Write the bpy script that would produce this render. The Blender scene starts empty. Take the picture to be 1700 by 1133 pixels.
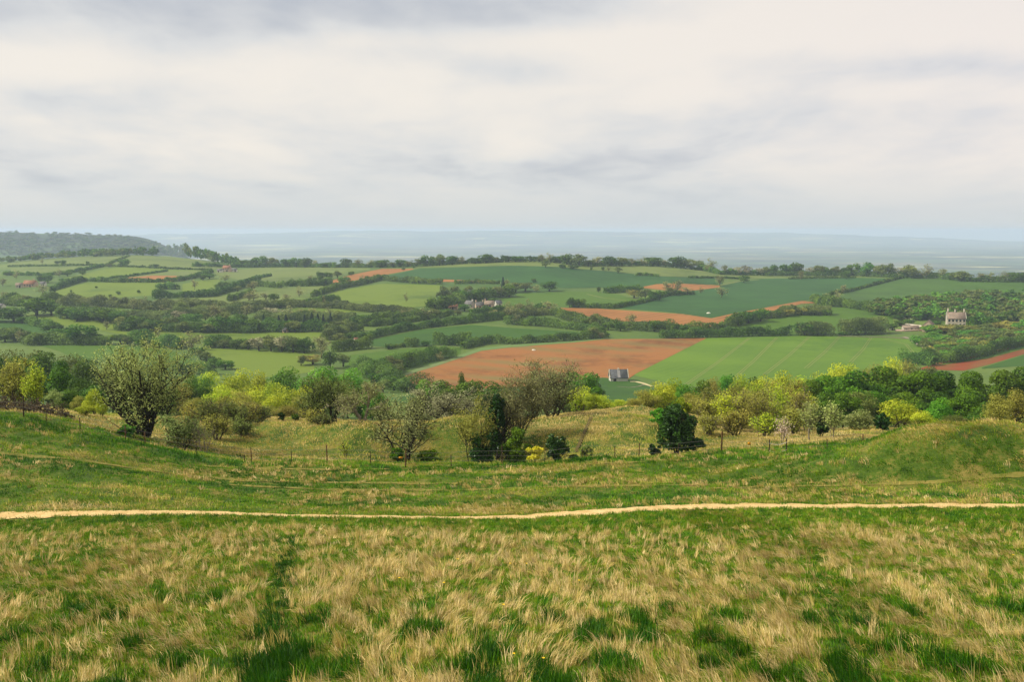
import bpy, bmesh, math, random
import numpy as np

SC = bpy.context.scene
COL = SC.collection
R = math.radians
rng = np.random.default_rng(7)
random.seed(7)

# ------------------------------------------------------------------ helpers
def tag(o, label=None, cat=None, group=None, kind=None):
    if label: o['label'] = label
    if cat: o['category'] = cat
    if group: o['group'] = group
    if kind: o['kind'] = kind
    return o

def empty(name, loc, rz=0.0):
    o = bpy.data.objects.new(name, None)
    o.empty_display_size = 0.3
    o.location = loc
    o.rotation_euler = (0, 0, rz)
    COL.objects.link(o)
    return o

def link(name, me, mats=None, parent=None, loc=(0, 0, 0)):
    o = bpy.data.objects.new(name, me)
    COL.objects.link(o)
    o.location = loc
    if parent: o.parent = parent
    if mats is not None and len(me.materials) == 0:
        for m in (mats if isinstance(mats, (list, tuple)) else [mats]):
            me.materials.append(m)
    return o

def np_mesh(name, V, loops, starts, totals, attrs=None, mat_idx=None, smooth=False):
    """V (n,3); loops flat vertex indices; starts/totals per face; attrs {name: per-face float array}"""
    me = bpy.data.meshes.new(name)
    V = np.ascontiguousarray(V, dtype=np.float32)
    me.vertices.add(len(V)); me.vertices.foreach_set('co', V.ravel())
    me.loops.add(len(loops)); me.loops.foreach_set('vertex_index', np.asarray(loops, dtype=np.int32))
    me.polygons.add(len(starts))
    me.polygons.foreach_set('loop_start', np.asarray(starts, dtype=np.int32))
    if mat_idx is not None:
        me.polygons.foreach_set('material_index', np.asarray(mat_idx, dtype=np.int32))
    if smooth:
        me.polygons.foreach_set('use_smooth', np.ones(len(starts), dtype=bool))
    for k, a in (attrs or {}).items():
        at = me.attributes.new(k, 'FLOAT', 'FACE')
        at.data.foreach_set('value', np.asarray(a, dtype=np.float32))
    me.update(calc_edges=True)
    return me

def quad_mesh(name, V, Q, **kw):
    Q = np.asarray(Q, dtype=np.int32)
    n, k = Q.shape
    return np_mesh(name, V, Q.ravel(), np.arange(n) * k, np.full(n, k), **kw)

_NT = {}
def vnoise(x, y, seed=0):
    if seed not in _NT: _NT[seed] = np.random.default_rng(1000 + seed).random((256, 256))
    T = _NT[seed]
    x = np.asarray(x, dtype=np.float64); y = np.asarray(y, dtype=np.float64)
    xi = np.floor(x).astype(np.int64); yi = np.floor(y).astype(np.int64)
    fx = x - xi; fy = y - yi
    fx = fx * fx * (3 - 2 * fx); fy = fy * fy * (3 - 2 * fy)
    a = T[xi & 255, yi & 255]; b = T[(xi + 1) & 255, yi & 255]
    c = T[xi & 255, (yi + 1) & 255]; d = T[(xi + 1) & 255, (yi + 1) & 255]
    return (a * (1 - fx) + b * fx) * (1 - fy) + (c * (1 - fx) + d * fx) * fy

def fbm(x, y, seed=0, oct=4):
    v = 0; amp = 0.5; tot = 0
    for o in range(oct):
        v = v + amp * vnoise(np.asarray(x) * 2**o + 17.3 * o, np.asarray(y) * 2**o + 5.1 * o, seed + o)
        tot += amp; amp *= 0.5
    return v / tot

def sm(a, b, x):
    t = np.clip((np.asarray(x, dtype=float) - a) / (b - a), 0, 1)
    return t * t * (3 - 2 * t)

# ------------------------------------------------------------------ camera
F = 1653.0; CX, CY = 850.0, 566.5; V0 = 383.0
PITCH = math.atan((CY - V0) / F)
cp, sp = math.cos(PITCH), math.sin(PITCH)
def ray(u, v):
    X = (np.asarray(u, dtype=float) - CX) / F; Y = (CY - np.asarray(v, dtype=float)) / F
    dy = cp + Y * sp; dz = -sp + Y * cp
    return X / dy, dz / dy          # x/y and z/y
cam = bpy.data.cameras.new('camera'); camo = bpy.data.objects.new('camera', cam); COL.objects.link(camo)
cam.sensor_width = 36.0; cam.lens = 36.0 * F / 1700.0
cam.clip_start = 0.5; cam.clip_end = 60000
camo.rotation_euler = (math.pi / 2 - PITCH, 0, 0)
SC.camera = camo

# ------------------------------------------------------------------ terrain profile
U = np.array([-200, 0, 212, 425, 637, 850, 1062, 1275, 1487, 1700, 1900], dtype=float)
LINES = []                       # each: (s array, y array, z array)
def L_v(y, v):
    v = np.asarray(v, dtype=float) * np.ones(len(U)); y = np.asarray(y, dtype=float) * np.ones(len(U))
    s, t = ray(U, v); LINES.append((s, y, t * y))
def L_z(y, z):
    y = np.asarray(y, dtype=float) * np.ones(len(U)); z = np.asarray(z, dtype=float) * np.ones(len(U))
    s, _ = ray(U, np.full(len(U), 500.)); LINES.append((s, y, z))
RY = np.array([1750, 1550, 1550, 1400, 1250, 1150, 1150, 1150, 1080, 1000, 1000.])
RV = np.array([441, 436, 424, 441, 442, 433, 441, 457, 460, 467, 468.])
_, rt = ray(U, RV); RZ = rt * RY
L_z(0.5, -1.72); L_z(3, -2.3); L_z(9, -5.3)
L_v(12.5, 1250); L_v(17, 1133); L_v(25.5, 1000); L_v(37, 905)
#      -200   0   212  425  637  850 1062 1275 1487 1700 1900
L_v(47, [862, 860, 856, 858, 862, 860, 847, 842, 842, 842, 843])
L_v(56, [765, 772, 797, 818, 818, 816, 808, 800, 795, 792, 790])
L_v(66, [672, 690, 735, 770, 774, 769, 764, 747, 738, 733, 730])
L_v(73, [668, 682, 722, 758, 770, 770, 764, 738, 730, 726, 724])
L_v(92, [655, 671, 697, 706, 716, 712, 694, 718, 718, 718, 716])
L_z(150, [-26, -27, -29, -30, -30, -30, -30, -30.5, -30.5, -30.5, -30.5])
L_z(260, [-45, -46, -48, -48.5, -48.5, -48.5, -48.5, -48.5, -48.5, -48.5, -48.5])
L_v(400, 650); L_v(460, 630); L_v(530, 600); L_v(620, 565); L_v(750, 520); L_v(930, [482, 481, 480, 481, 481, 480, 482, 486, 488, 490, 490])
LINES.append((ray(U, RV)[0], RY, RZ))
L_z(RY * 1.25, RZ - 22)
L_z(2600, [-120, -120, -130, -150] + [-165] * 7)
hv = np.array([384, 390, 393, 430, 430, 430, 430, 430, 430, 430, 430.]); _, ht = ray(U, hv)
L_z(3600, np.maximum(np.where(hv < 420, ht * 3600, -188), -188))
L_z(4400, [-100, -100, -130] + [-193] * 8)
L_z(6500, -200)
L_z(12500, -200)
fv = np.array([391, 391, 390, 387, 384, 384, 385.5, 387, 393, 401, 404.]); _, ft = ray(U, fv)
L_z(17000, np.maximum(ft * 17000, -210))
L_z(19000, -235); L_z(21000, -235)

def pchip(x, y, xq):
    h = np.diff(x); d = np.diff(y) / h
    m = np.zeros(len(x)); m[0] = d[0]; m[-1] = d[-1]
    for i in range(1, len(x) - 1):
        if d[i - 1] * d[i] > 0:
            w1 = 2 * h[i] + h[i - 1]; w2 = h[i] + 2 * h[i - 1]
            m[i] = (w1 + w2) / (w1 / d[i - 1] + w2 / d[i])
    k = np.clip(np.searchsorted(x, xq) - 1, 0, len(x) - 2)
    t = (xq - x[k]) / h[k]
    return ((1 + 2 * t) * (1 - t)**2 * y[k] + t * (1 - t)**2 * h[k] * m[k]
            + t * t * (3 - 2 * t) * y[k + 1] + t * t * (t - 1) * h[k] * m[k + 1])
SG = np.linspace(-0.66, 0.66, 265)
LYG = np.linspace(math.log(0.5), math.log(21000), 1400)
YG = np.exp(LYG)
rows_y = []; rows_z = []
for (s, y, z) in LINES:
    rows_y.append(np.exp(pchip(s, np.log(y), np.clip(SG, s[0], s[-1]))))
    rows_z.append(pchip(s, z, np.clip(SG, s[0], s[-1])))
rows_y = np.array(rows_y); rows_z = np.array(rows_z)
TAB = np.array([pchip(rows_y[:, i], rows_z[:, i], YG) for i in range(len(SG))])   # (S, Y)

def zt(x, y):
    x = np.asarray(x, dtype=float); y0 = np.asarray(y, dtype=float)
    yy = np.clip(y0, 0.5, 20999.0)
    s = np.clip(x / np.maximum(yy, 8.0), SG[0], SG[-1])
    a = (s - SG[0]) / (SG[1] - SG[0]); b = (np.log(yy) - LYG[0]) / (LYG[1] - LYG[0])
    ai = np.clip(a.astype(int), 0, len(SG) - 2); bi = np.clip(b.astype(int), 0, len(YG) - 2)
    fa = a - ai; fb = b - bi
    z = (TAB[ai, bi] * (1 - fa) + TAB[ai + 1, bi] * fa) * (1 - fb) + (TAB[ai, bi + 1] * (1 - fa) + TAB[ai + 1, bi + 1] * fa) * fb
    # hummocks and tussocky ground near the viewer
    w = sm(49, 54, yy) * (1 - sm(140, 220, yy))
    z = z + w * ((fbm(x * 0.16, yy * 0.22, 3, 3) - 0.5) * 0.95 + (fbm(x * 0.7, yy * 0.8, 9, 2) - 0.5) * 0.22)
    w2 = (1 - sm(40, 45, yy)) * sm(6, 12, yy)
    z = z + w2 * ((fbm(x * 0.22, yy * 0.22, 5, 3) - 0.5) * 0.55 + (fbm(x * 0.9, yy * 0.9, 6, 2) - 0.5) * 0.16)
    # grassy mounds
    def bump(cx, cy, rx, ry, h, p=1.0):
        q = ((x - cx) / rx)**2 + ((yy - cy) / ry)**2
        return h * np.exp(-q**p)
    z = z + bump(26.4, 58.0, 6.8, 4.0, 2.75, 1.3) + bump(33.0, 60.5, 5, 4.5, 1.0)
    z = z + bump(-12.2, 80, 4.6, 4.5, 1.9) + bump(-4.2, 86, 5.2, 4.0, 2.0) + bump(-19.5, 84, 6.5, 5.0, 1.1)
    z = z + bump(7.4, 87, 6.8, 6.5, .95, 1.6) - bump(14.5, 78, 3.0, 4, .5)
    z = z - bump(-6.3, 76.5, 3.6, 3.6, 1.9) - bump(-0.8, 77, 2.8, 4.0, 1.7)
    wf = sm(300, 420, yy) * (1 - sm(2200, 3000, yy))
    z = z + wf * (fbm(x * 0.0085, yy * 0.0075, 21, 2) - 0.5) * 2.2
    wh = sm(1500, 3000, yy) * (1 - sm(4200, 5200, yy)) + sm(13000, 15500, yy) * 1.5
    z = z + wh * (fbm(x * 0.0022, yy * 0.0022, 31, 4) - 0.5) * 34 * (sm(-188, -110, z))
    return np.where(y0 < 0.5, -1.72 + 0 * z, z)

YS = np.exp(np.linspace(math.log(8), math.log(20500), 1500))
SF = np.linspace(-0.66, 0.66, 991)
HT = zt(SF[:, None] * YS[None], YS[None] * np.ones((len(SF), 1))) / YS[None]        # ground slope seen from the camera, per column
HC = np.maximum.accumulate(HT, axis=1)                                             # its skyline so far: sorted, so hits are a search
def px(u, v):
    """photo pixel -> point where its ray first meets the ground"""
    u = np.atleast_1d(np.asarray(u, dtype=float)); v = np.atleast_1d(np.asarray(v, dtype=float))
    u, v = np.broadcast_arrays(u, v)
    s, t = ray(u, v)
    a = np.clip((s - SF[0]) / (SF[1] - SF[0]), 0, len(SF) - 1.001); ai = a.astype(int); fa = a - ai
    y = np.zeros(len(s))
    for i in range(len(s)):
        r = HC[ai[i]] if fa[i] < 0.5 else HC[ai[i] + 1]
        k = min(max(int(np.searchsorted(r, t[i])), 2), len(YS) - 2)
        lo, hi = max(k - 6, 0), min(k + 7, len(YS))
        h = HT[ai[i], lo:hi] * (1 - fa[i]) + HT[ai[i] + 1, lo:hi] * fa[i] - t[i]
        w = np.nonzero(h >= 0)[0]
        q = max(int(w[0]), 1) if len(w) else len(h) - 1
        f = min(max(-h[q - 1] / (h[q] - h[q - 1]), 0.0), 1.0) if h[q] != h[q - 1] else 0.0
        y[i] = YS[lo + q - 1] + f * (YS[lo + q] - YS[lo + q - 1])
    x = s * y
    return np.stack([x, y, zt(x, y)], -1)
def ridge_y(u): return np.interp(u, U, RY)
def px_near(u, v):
    """like px, but a point that just clears the ridge is put on the ridge"""
    g = px(u, v); lim = ridge_y(np.atleast_1d(u)) * 1.03; far = g[:, 1] > lim
    if far.any():
        s, _ = ray(np.atleast_1d(u), 440.0); g[far, 1] = lim[far] / 1.03; g[far, 0] = (s * lim / 1.03)[far]; g[far, 2] = zt(g[far, 0], g[far, 1])
    return g
def P(u, v): return px([u], [v])[0]
def at_d(u, y):
    s, _ = ray(u, 600.0); x = float(s) * y
    return np.array([x, y, float(zt(x, y))])

# ------------------------------------------------------------------ materials
def lin(c): return tuple(((x / 255.0) / 12.92 if x <= 10 else ((x / 255.0 + 0.055) / 1.055)**2.4) for x in c)
def alb(c, k=0.62): return tuple(min(0.9, x * k) for x in lin(c)) + (1.0,)

class NT:
    def __init__(s, name):
        s.m = bpy.data.materials.new(name); s.m.use_nodes = True; s.n = s.m.node_tree.nodes; s.l = s.m.node_tree.links
        s.b = s.n['Principled BSDF']; s.out = s.n['Material Output']
        s.b.inputs['Roughness'].default_value = 0.85; s.b.inputs['Specular IOR Level'].default_value = 0.15
    def node(s, t, **kw):
        n = s.n.new(t)
        for k, v in kw.items():
            if k in n.inputs: n.inputs[k].default_value = v
            else: setattr(n, k, v)
        return n
    def ln(s, a, b): s.l.new(a, b)
    def coord(s, out='Object', scale=(1, 1, 1), rot=(0, 0, 0)):
        t = s.node('ShaderNodeTexCoord'); m = s.node('ShaderNodeMapping')
        m.inputs['Scale'].default_value = scale; m.inputs['Rotation'].default_value = rot
        s.ln(t.outputs[out], m.inputs['Vector']); return m.outputs[0]
    def noise(s, vec, scale, detail=4, rough=0.55, dist=0.0):
        n = s.node('ShaderNodeTexNoise'); n.inputs['Scale'].default_value = scale; n.inputs['Detail'].default_value = detail
        n.inputs['Roughness'].default_value = rough; n.inputs['Distortion'].default_value = dist
        s.ln(vec, n.inputs['Vector']); return n.outputs['Fac']
    def ramp(s, fac, stops):
        r = s.node('ShaderNodeValToRGB'); e = r.color_ramp.elements
        while len(e) < len(stops): e.new(0.5)
        for i, (p, c) in enumerate(stops): e[i].position = p; e[i].color = c if len(c) == 4 else tuple(c) + (1,)
        s.ln(fac, r.inputs['Fac']); return r.outputs['Color']
    def mix(s, fac, a, b, mode='MIX'):
        m = s.node('ShaderNodeMix', data_type='RGBA', blend_type=mode)
        for i, x in ((0, fac), (6, a), (7, b)):
            if hasattr(x, 'links') or hasattr(x, 'is_output'): s.ln(x, m.inputs[i])
            else: m.inputs[i].default_value = x if i else float(x)
        return m.outputs[2]
    def base(s, c): s.ln(c, s.b.inputs['Base Color'])
    def bump(s, fac, strength=0.3, dist=0.1):
        b = s.node('ShaderNodeBump'); b.inputs['Strength'].default_value = strength; b.inputs['Distance'].default_value = dist
        s.ln(fac, b.inputs['Height']); s.ln(b.outputs[0], s.b.inputs['Normal'])

def flat(name, c, rough=0.8, k=0.62, var=0.25, scale=1.0):
    t = NT(name); co = t.coord('Object'); n = t.noise(co, scale, 5)
    a = alb(c, k)
    t.base(t.ramp(n, [(0.25, tuple(x * (1 - var) for x in a[:3])), (0.75, tuple(min(.9, x * (1 + var)) for x in a[:3]))]))
    t.b.inputs['Roughness'].default_value = rough
    return t.m

def field_mat(name, c, c2=None, k=0.48, big=0.012, stripe=None, sdir=0.0, amt=0.5, sc=None):
    """pasture / crop / plough: two tones in broad patches, fine speckle, optional drill lines (stripe = metres)"""
    t = NT(name); co = t.coord('Object')
    a = alb(c, k); b = alb(c2 or tuple(int(x * 0.86) for x in c), k)
    n1 = t.noise(co, big, 5, 0.6); n2 = t.noise(co, 0.22, 6, 0.75)
    n3 = t.noise(co, big * 5, 4, 0.65)
    mm = t.node('ShaderNodeMath', operation='MULTIPLY_ADD'); t.ln(n2, mm.inputs[0]); mm.inputs[1].default_value = 0.45; t.ln(n1, mm.inputs[2])
    m2 = t.node('ShaderNodeMath', operation='MULTIPLY_ADD'); t.ln(n3, m2.inputs[0]); m2.inputs[1].default_value = 0.4; t.ln(mm.outputs[0], m2.inputs[2])
    colr = t.ramp(m2.outputs[0], [(0.70, tuple(x * .9 for x in b[:3])), (0.92, a)])
    if stripe:
        cs = t.coord('Object', rot=(0, 0, sdir)); w = t.node('ShaderNodeTexWave', wave_type='BANDS', bands_direction='X')
        w.inputs['Scale'].default_value = 0.314 / stripe; w.inputs['Distortion'].default_value = 2.2; w.inputs['Detail'].default_value = 3; w.inputs['Detail Scale'].default_value = 0.4
        t.ln(cs, w.inputs['Vector'])
        nn = t.ramp(t.noise(co, 0.018, 4), [(.38, (0, 0, 0)), (.62, (1, 1, 1))])
        q = t.node('ShaderNodeMath', operation='MULTIPLY'); t.ln(w.outputs['Fac'], q.inputs[0]); t.ln(nn, q.inputs[1])
        colr = t.mix(q.outputs[0], colr, alb(sc, k) if sc else tuple(x * (1 - amt) for x in b[:3]) + (1,))
    t.base(colr)
    return t.m

def leaf_mat(name, dark, light, k=0.95, trans=0.3, objvar=0.25, attr='tone', rough=0.6):
    t = NT(name)
    a = t.node('ShaderNodeAttribute', attribute_name=attr)
    oi = t.node('ShaderNodeObjectInfo')
    c = t.ramp(a.outputs['Fac'], [(0.0, alb(dark, k)), (1.0, alb(light, k))])
    hs = t.node('ShaderNodeHueSaturation')
    mr = t.node('ShaderNodeMapRange'); mr.inputs['To Min'].default_value = 1 - objvar; mr.inputs['To Max'].default_value = 1 + objvar
    t.ln(oi.outputs['Random'], mr.inputs['Value']); t.ln(mr.outputs[0], hs.inputs['Value'])
    mh = t.node('ShaderNodeMapRange'); mh.inputs['To Min'].default_value = 0.485; mh.inputs['To Max'].default_value = 0.515
    r2 = t.node('ShaderNodeMath', operation='FRACT'); r1 = t.node('ShaderNodeMath', operation='MULTIPLY'); r1.inputs[1].default_value = 7.31
    t.ln(oi.outputs['Random'], r1.inputs[0]); t.ln(r1.outputs[0], r2.inputs[0]); t.ln(r2.outputs[0], mh.inputs['Value']); t.ln(mh.outputs[0], hs.inputs['Hue'])
    t.ln(c, hs.inputs['Color']); t.base(hs.outputs[0]); t.b.inputs['Roughness'].default_value = rough
    if trans:
        tr = t.node('ShaderNodeBsdfTranslucent'); t.ln(hs.outputs[0], tr.inputs['Color'])
        ms = t.node('ShaderNodeMixShader'); ms.inputs[0].default_value = trans
        t.ln(t.b.outputs[0], ms.inputs[1]); t.ln(tr.outputs[0], ms.inputs[2]); t.ln(ms.outputs[0], t.out.inputs['Surface'])
    return t.m

# ------------------------------------------------------------------ light, sky, air
SUN = np.array([-0.72, -0.02, 0.68]); SUN /= np.linalg.norm(SUN)
sun = bpy.data.lights.new('sun', 'SUN'); sun.energy = 5.0; sun.angle = R(2.0); sun.color = (1.0, 0.95, 0.84)
so = bpy.data.objects.new('sun', sun); COL.objects.link(so)
from mathutils import Vector
so.rotation_euler = Vector(tuple(SUN)).to_track_quat('Z', 'Y').to_euler()
so.location = (0, 0, 60)

W = bpy.data.worlds.new('World'); SC.world = W; W.use_nodes = True
wn, wl = W.node_tree.nodes, W.node_tree.links
wn.clear()
def wnode(t, **kw):
    n = wn.new(t)
    for k, v in kw.items():
        if k in n.inputs: n.inputs[k].default_value = v
        else: setattr(n, k, v)
    return n
def wm(op, a, b=None, c=None):
    n = wnode('ShaderNodeMath', operation=op)
    for i, x in enumerate((a, b, c)):
        if x is None: continue
        if isinstance(x, (int, float)): n.inputs[i].default_value = x
        else: wl.new(x, n.inputs[i])
    return n.outputs[0]
sky = wnode('ShaderNodeTexSky', sky_type='NISHITA'); sky.sun_disc = False
sky.sun_elevation = math.asin(SUN[2]); sky.sun_rotation = math.atan2(SUN[0], SUN[1])
tc = wnode('ShaderNodeTexCoord'); sep = wnode('ShaderNodeSeparateXYZ'); wl.new(tc.outputs['Generated'], sep.inputs[0])
zc = wm('MAXIMUM', sep.outputs[2], 0.0)
den = wm('ADD', zc, 0.16)
pxn = wm('DIVIDE', sep.outputs[0], den); pyn = wm('DIVIDE', sep.outputs[1], den)
comb = wnode('ShaderNodeCombineXYZ'); wl.new(pxn, comb.inputs[0]); wl.new(pyn, comb.inputs[1])
def wnoise(scale, detail, rough, off, dist=0.0):
    mp = wnode('ShaderNodeMapping'); mp.inputs['Location'].default_value = off; mp.inputs['Scale'].default_value = (1.0, 0.72, 1.0)
    wl.new(comb.outputs[0], mp.inputs[0])
    n = wnode('ShaderNodeTexNoise'); n.inputs['Scale'].default_value = scale; n.inputs['Detail'].default_value = detail
    n.inputs['Roughness'].default_value = rough; n.inputs['Distortion'].default_value = dist; wl.new(mp.outputs[0], n.inputs['Vector']); return n.outputs['Fac']
def smooth(x, a, b):
    n = wnode('ShaderNodeMapRange', interpolation_type='SMOOTHSTEP'); n.inputs['From Min'].default_value = a; n.inputs['From Max'].default_value = b
    wl.new(x, n.inputs['Value']); return n.outputs[0]
nA = wnoise(1.25, 7, 0.5, (3.7, 1.2, 0.3), 0.3); nB = wnoise(4.2, 6, 0.55, (9.1, 4.4, 2.0), 0.4)
# a thicker bank of cloud high over the valley, on the left (direction space blob)
az = wm('DIVIDE', sep.outputs[0], wm('MAXIMUM', sep.outputs[1], 0.05))
el = wm('DIVIDE', sep.outputs[2], wm('MAXIMUM', sep.outputs[1], 0.05))
def blob(cx, cy, rx, ry):
    a = wm('DIVIDE', wm('SUBTRACT', az, cx), rx); b = wm('DIVIDE', wm('SUBTRACT', el, cy), ry)
    d = wm('ADD', wm('MULTIPLY', a, a), wm('MULTIPLY', b, b))
    fr = smooth(sep.outputs[1], 0.0, 0.3)
    return wm('MULTIPLY', wm('POWER', 2.718, wm('MULTIPLY', d, -1.0)), fr)
grey = wm('ADD', wm('MULTIPLY', nA, 0.72), wm('MULTIPLY', nB, 0.24))
for (cx, cy, rx, ry, w) in SKY_BLOBS if 'SKY_BLOBS' in globals() else [
        (-0.30, 0.225, 0.34, 0.036, 0.22), (0.02, 0.218, 0.17, 0.034, 0.20), (-0.22, 0.19, 0.16, 0.018, 0.12), (-0.33, 0.175, 0.06, 0.02, 0.12),
        (-0.12, 0.172, 0.045, 0.014, 0.10), (0.0, 0.155, 0.07, 0.016, 0.14), (0.235, 0.165, 0.075, 0.018, 0.16), (0.47, 0.16, 0.08, 0.02, 0.16),
        (-0.43, 0.135, 0.11, 0.02, 0.15), (0.22, 0.11, 0.30, 0.02, 0.08), (0.0, 0.045, 0.9, 0.035, 0.07),
        (-0.38, 0.165, 0.16, 0.02, -0.13), (-0.02, 0.185, 0.25, 0.014, -0.14), (0.12, 0.175, 0.08, 0.02, -0.12), (-0.2, 0.14, 0.14, 0.03, -0.10), (0.40, 0.135, 0.12, 0.012, -0.12), (0.35, 0.2, 0.2, 0.03, -0.08)]:
    grey = wm('ADD', grey, wm('MULTIPLY', blob(cx, cy, rx, ry), w))
gf = smooth(grey, 0.34, 0.86)
cr = wnode('ShaderNodeValToRGB'); e = cr.color_ramp.elements
e[0].position = 0.0; e[0].color = lin((243, 236, 226)) + (1,); e[1].position = 1.0; e[1].color = lin((178, 184, 195)) + (1,)
em = e.new(0.45); em.color = lin((221, 221, 220)) + (1,)
wl.new(gf, cr.inputs[0])
pk = wnode('ShaderNodeMix', data_type='RGBA', blend_type='MULTIPLY'); wl.new(smooth(az, -0.1, 0.6), pk.inputs[0])
wl.new(cr.outputs[0], pk.inputs[6]); pk.inputs[7].default_value = (0.985, 0.97, 1.0, 1)
hb = wnode('ShaderNodeMix', data_type='RGBA'); wl.new(wm('MULTIPLY', smooth(el, 0.085, 0.0), 0.85), hb.inputs[0]); wl.new(pk.outputs[2], hb.inputs[6]); hb.inputs[7].default_value = lin((206, 212, 215)) + (1,)
b1 = wnode('ShaderNodeBackground', Strength=0.09); wl.new(sky.outputs[0], b1.inputs[0])
b2 = wnode('ShaderNodeBackground', Strength=0.92); wl.new(hb.outputs[2], b2.inputs[0])
mx = wnode('ShaderNodeMixShader', Fac=0.93); wl.new(b1.outputs[0], mx.inputs[1]); wl.new(b2.outputs[0], mx.inputs[2])
wo = wnode('ShaderNodeOutputWorld'); wl.new(mx.outputs[0], wo.inputs[0])

SC.view_settings.view_transform = 'Standard'; SC.view_settings.look = 'None'
SC.view_settings.exposure = 0.18; SC.view_settings.gamma = 1.0
SC.cycles.max_bounces = 5; SC.cycles.diffuse_bounces = 2; SC.cycles.glossy_bounces = 1; SC.cycles.transmission_bounces = 3
SC.cycles.transparent_max_bounces = 6; SC.cycles.volume_bounces = 1
SC.cycles.use_denoising = True

def box_mesh(x0, x1, y0, y1, z0, z1):
    V = [(x0, y0, z0), (x1, y0, z0), (x1, y1, z0), (x0, y1, z0), (x0, y0, z1), (x1, y0, z1), (x1, y1, z1), (x0, y1, z1)]
    return quad_mesh('haze', np.array(V), [(0, 3, 2, 1), (4, 5, 6, 7), (0, 1, 5, 4), (1, 2, 6, 5), (2, 3, 7, 6), (3, 0, 4, 7)])
HZ = NT('haze_air'); HZ.n.remove(HZ.b)
pv = HZ.node('ShaderNodeVolumePrincipled', Density=1.2e-4); pv.inputs['Color'].default_value = (0.63, 0.77, 0.97, 1); pv.inputs['Anisotropy'].default_value = 0.1
HZ.ln(pv.outputs[0], HZ.out.inputs['Volume'])
hz = link('haze', box_mesh(-18500, 18500, -60, 21600, -241, 22), HZ.m)
tag(hz, 'pale blue haze thickening over the far vale', 'haze', kind='stuff')
# ------------------------------------------------------------------ ground sheet
ys = np.concatenate([[-45, -25, -10, -3, 0.4], np.exp(np.linspace(math.log(0.8), math.log(12), 40))[:-1],
                     np.exp(np.linspace(math.log(12), math.log(110), 230))[:-1], np.exp(np.linspace(math.log(110), math.log(2000), 330))[:-1],
                     np.exp(np.linspace(math.log(2000), math.log(20800), 200))])
sx = np.linspace(-0.78, 0.78, 521)
GX = sx[None, :] * (np.maximum(ys, -45)[:, None] + 62.0 * np.exp(-np.maximum(ys, 0)[:, None] / 60.0)); GY = ys[:, None] * np.ones_like(GX)
GZ = zt(GX, GY)
ny, nx = GX.shape
idx = np.arange(ny * nx).reshape(ny, nx)
Q = np.stack([idx[:-1, :-1], idx[:-1, 1:], idx[1:, 1:], idx[1:, :-1]], -1).reshape(-1, 4)
fy = (GY[:-1, :-1] * np.ones((ny - 1, nx - 1))).ravel()
fz = GZ[:-1, :-1].ravel(); fx = GX[:-1, :-1].ravel()
mi = np.where(fy < 215, 0, np.where(fy < 2050, 1, np.where((fz > -170) & (fy < 5200), 2, 3)))

def near_ground():
    t = NT('rough_turf'); co = t.coord('Object')
    n1 = t.noise(co, 0.35, 6, 0.65); n2 = t.noise(co, 3.2, 5, 0.7)
    m = t.node('ShaderNodeMath', operation='MULTIPLY_ADD'); t.ln(n2, m.inputs[0]); m.inputs[1].default_value = 0.5; t.ln(n1, m.inputs[2])
    t.base(t.ramp(m.outputs[0], [(0.5, alb((40, 70, 12), .55)), (0.72, alb((84, 110, 26), .6)), (0.9, alb((150, 136, 66), .6))]))
    t.bump(n2, 0.6, 0.12); return t.m
def vale_ground():
    t = NT('vale_pasture'); co = t.coord('Object')
    n1 = t.noise(co, 0.006, 5, 0.6); n2 = t.noise(co, 0.25, 5, 0.75)
    m = t.node('ShaderNodeMath', operation='MULTIPLY_ADD'); t.ln(n2, m.inputs[0]); m.inputs[1].default_value = 0.4; t.ln(n1, m.inputs[2])
    t.base(t.ramp(m.outputs[0], [(0.5, alb((70, 104, 36))), (0.9, alb((118, 138, 58)))])); return t.m
def hill_ground():
    t = NT('wooded_hill'); co = t.coord('Object')
    n1 = t.noise(co, 0.02, 6, 0.75); n2 = t.noise(co, 0.0035, 3, 0.5)
    c = t.ramp(n1, [(0.3, alb((30, 44, 28))), (0.7, alb((66, 82, 48)))])
    t.base(t.mix(t.ramp(n2, [(0.60, (0, 0, 0)), (0.66, (1, 1, 1))]), c, alb((96, 122, 66)))); t.bump(n1, 1.0, 12.0); return t.m
def plain_ground():
    t = NT('vale_floor'); co = t.coord('Object', scale=(0.5, 1, 1))
    v = t.node('ShaderNodeTexVoronoi'); v.inputs['Scale'].default_value = 0.0032; v.inputs['Randomness'].default_value = 1.0; t.ln(co, v.inputs['Vector'])
    sp_ = t.node('ShaderNodeSeparateColor'); t.ln(v.outputs['Color'], sp_.inputs[0])
    c = t.ramp(sp_.outputs[0], [(0.0, alb((34, 56, 30))), (0.4, alb((84, 112, 56))), (0.72, alb((116, 132, 74))), (0.88, alb((150, 136, 92))), (0.97, alb((214, 206, 130), .7))])
    n1 = t.noise(co, 0.004, 6, 0.75)
    t.base(t.mix(t.ramp(n1, [(0.48, (0, 0, 0)), (0.58, (1, 1, 1))]), c, alb((34, 50, 34)))); return t.m
gm = quad_mesh('ground', np.stack([GX, GY, GZ], -1).reshape(-1, 3), Q, mat_idx=mi, smooth=True)
for m in (near_ground(), vale_ground(), hill_ground(), plain_ground()): gm.materials.append(m)
tag(link('ground', gm), 'rolling ground falling from the grassy bank to the far vale', 'ground', kind='structure')

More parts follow.
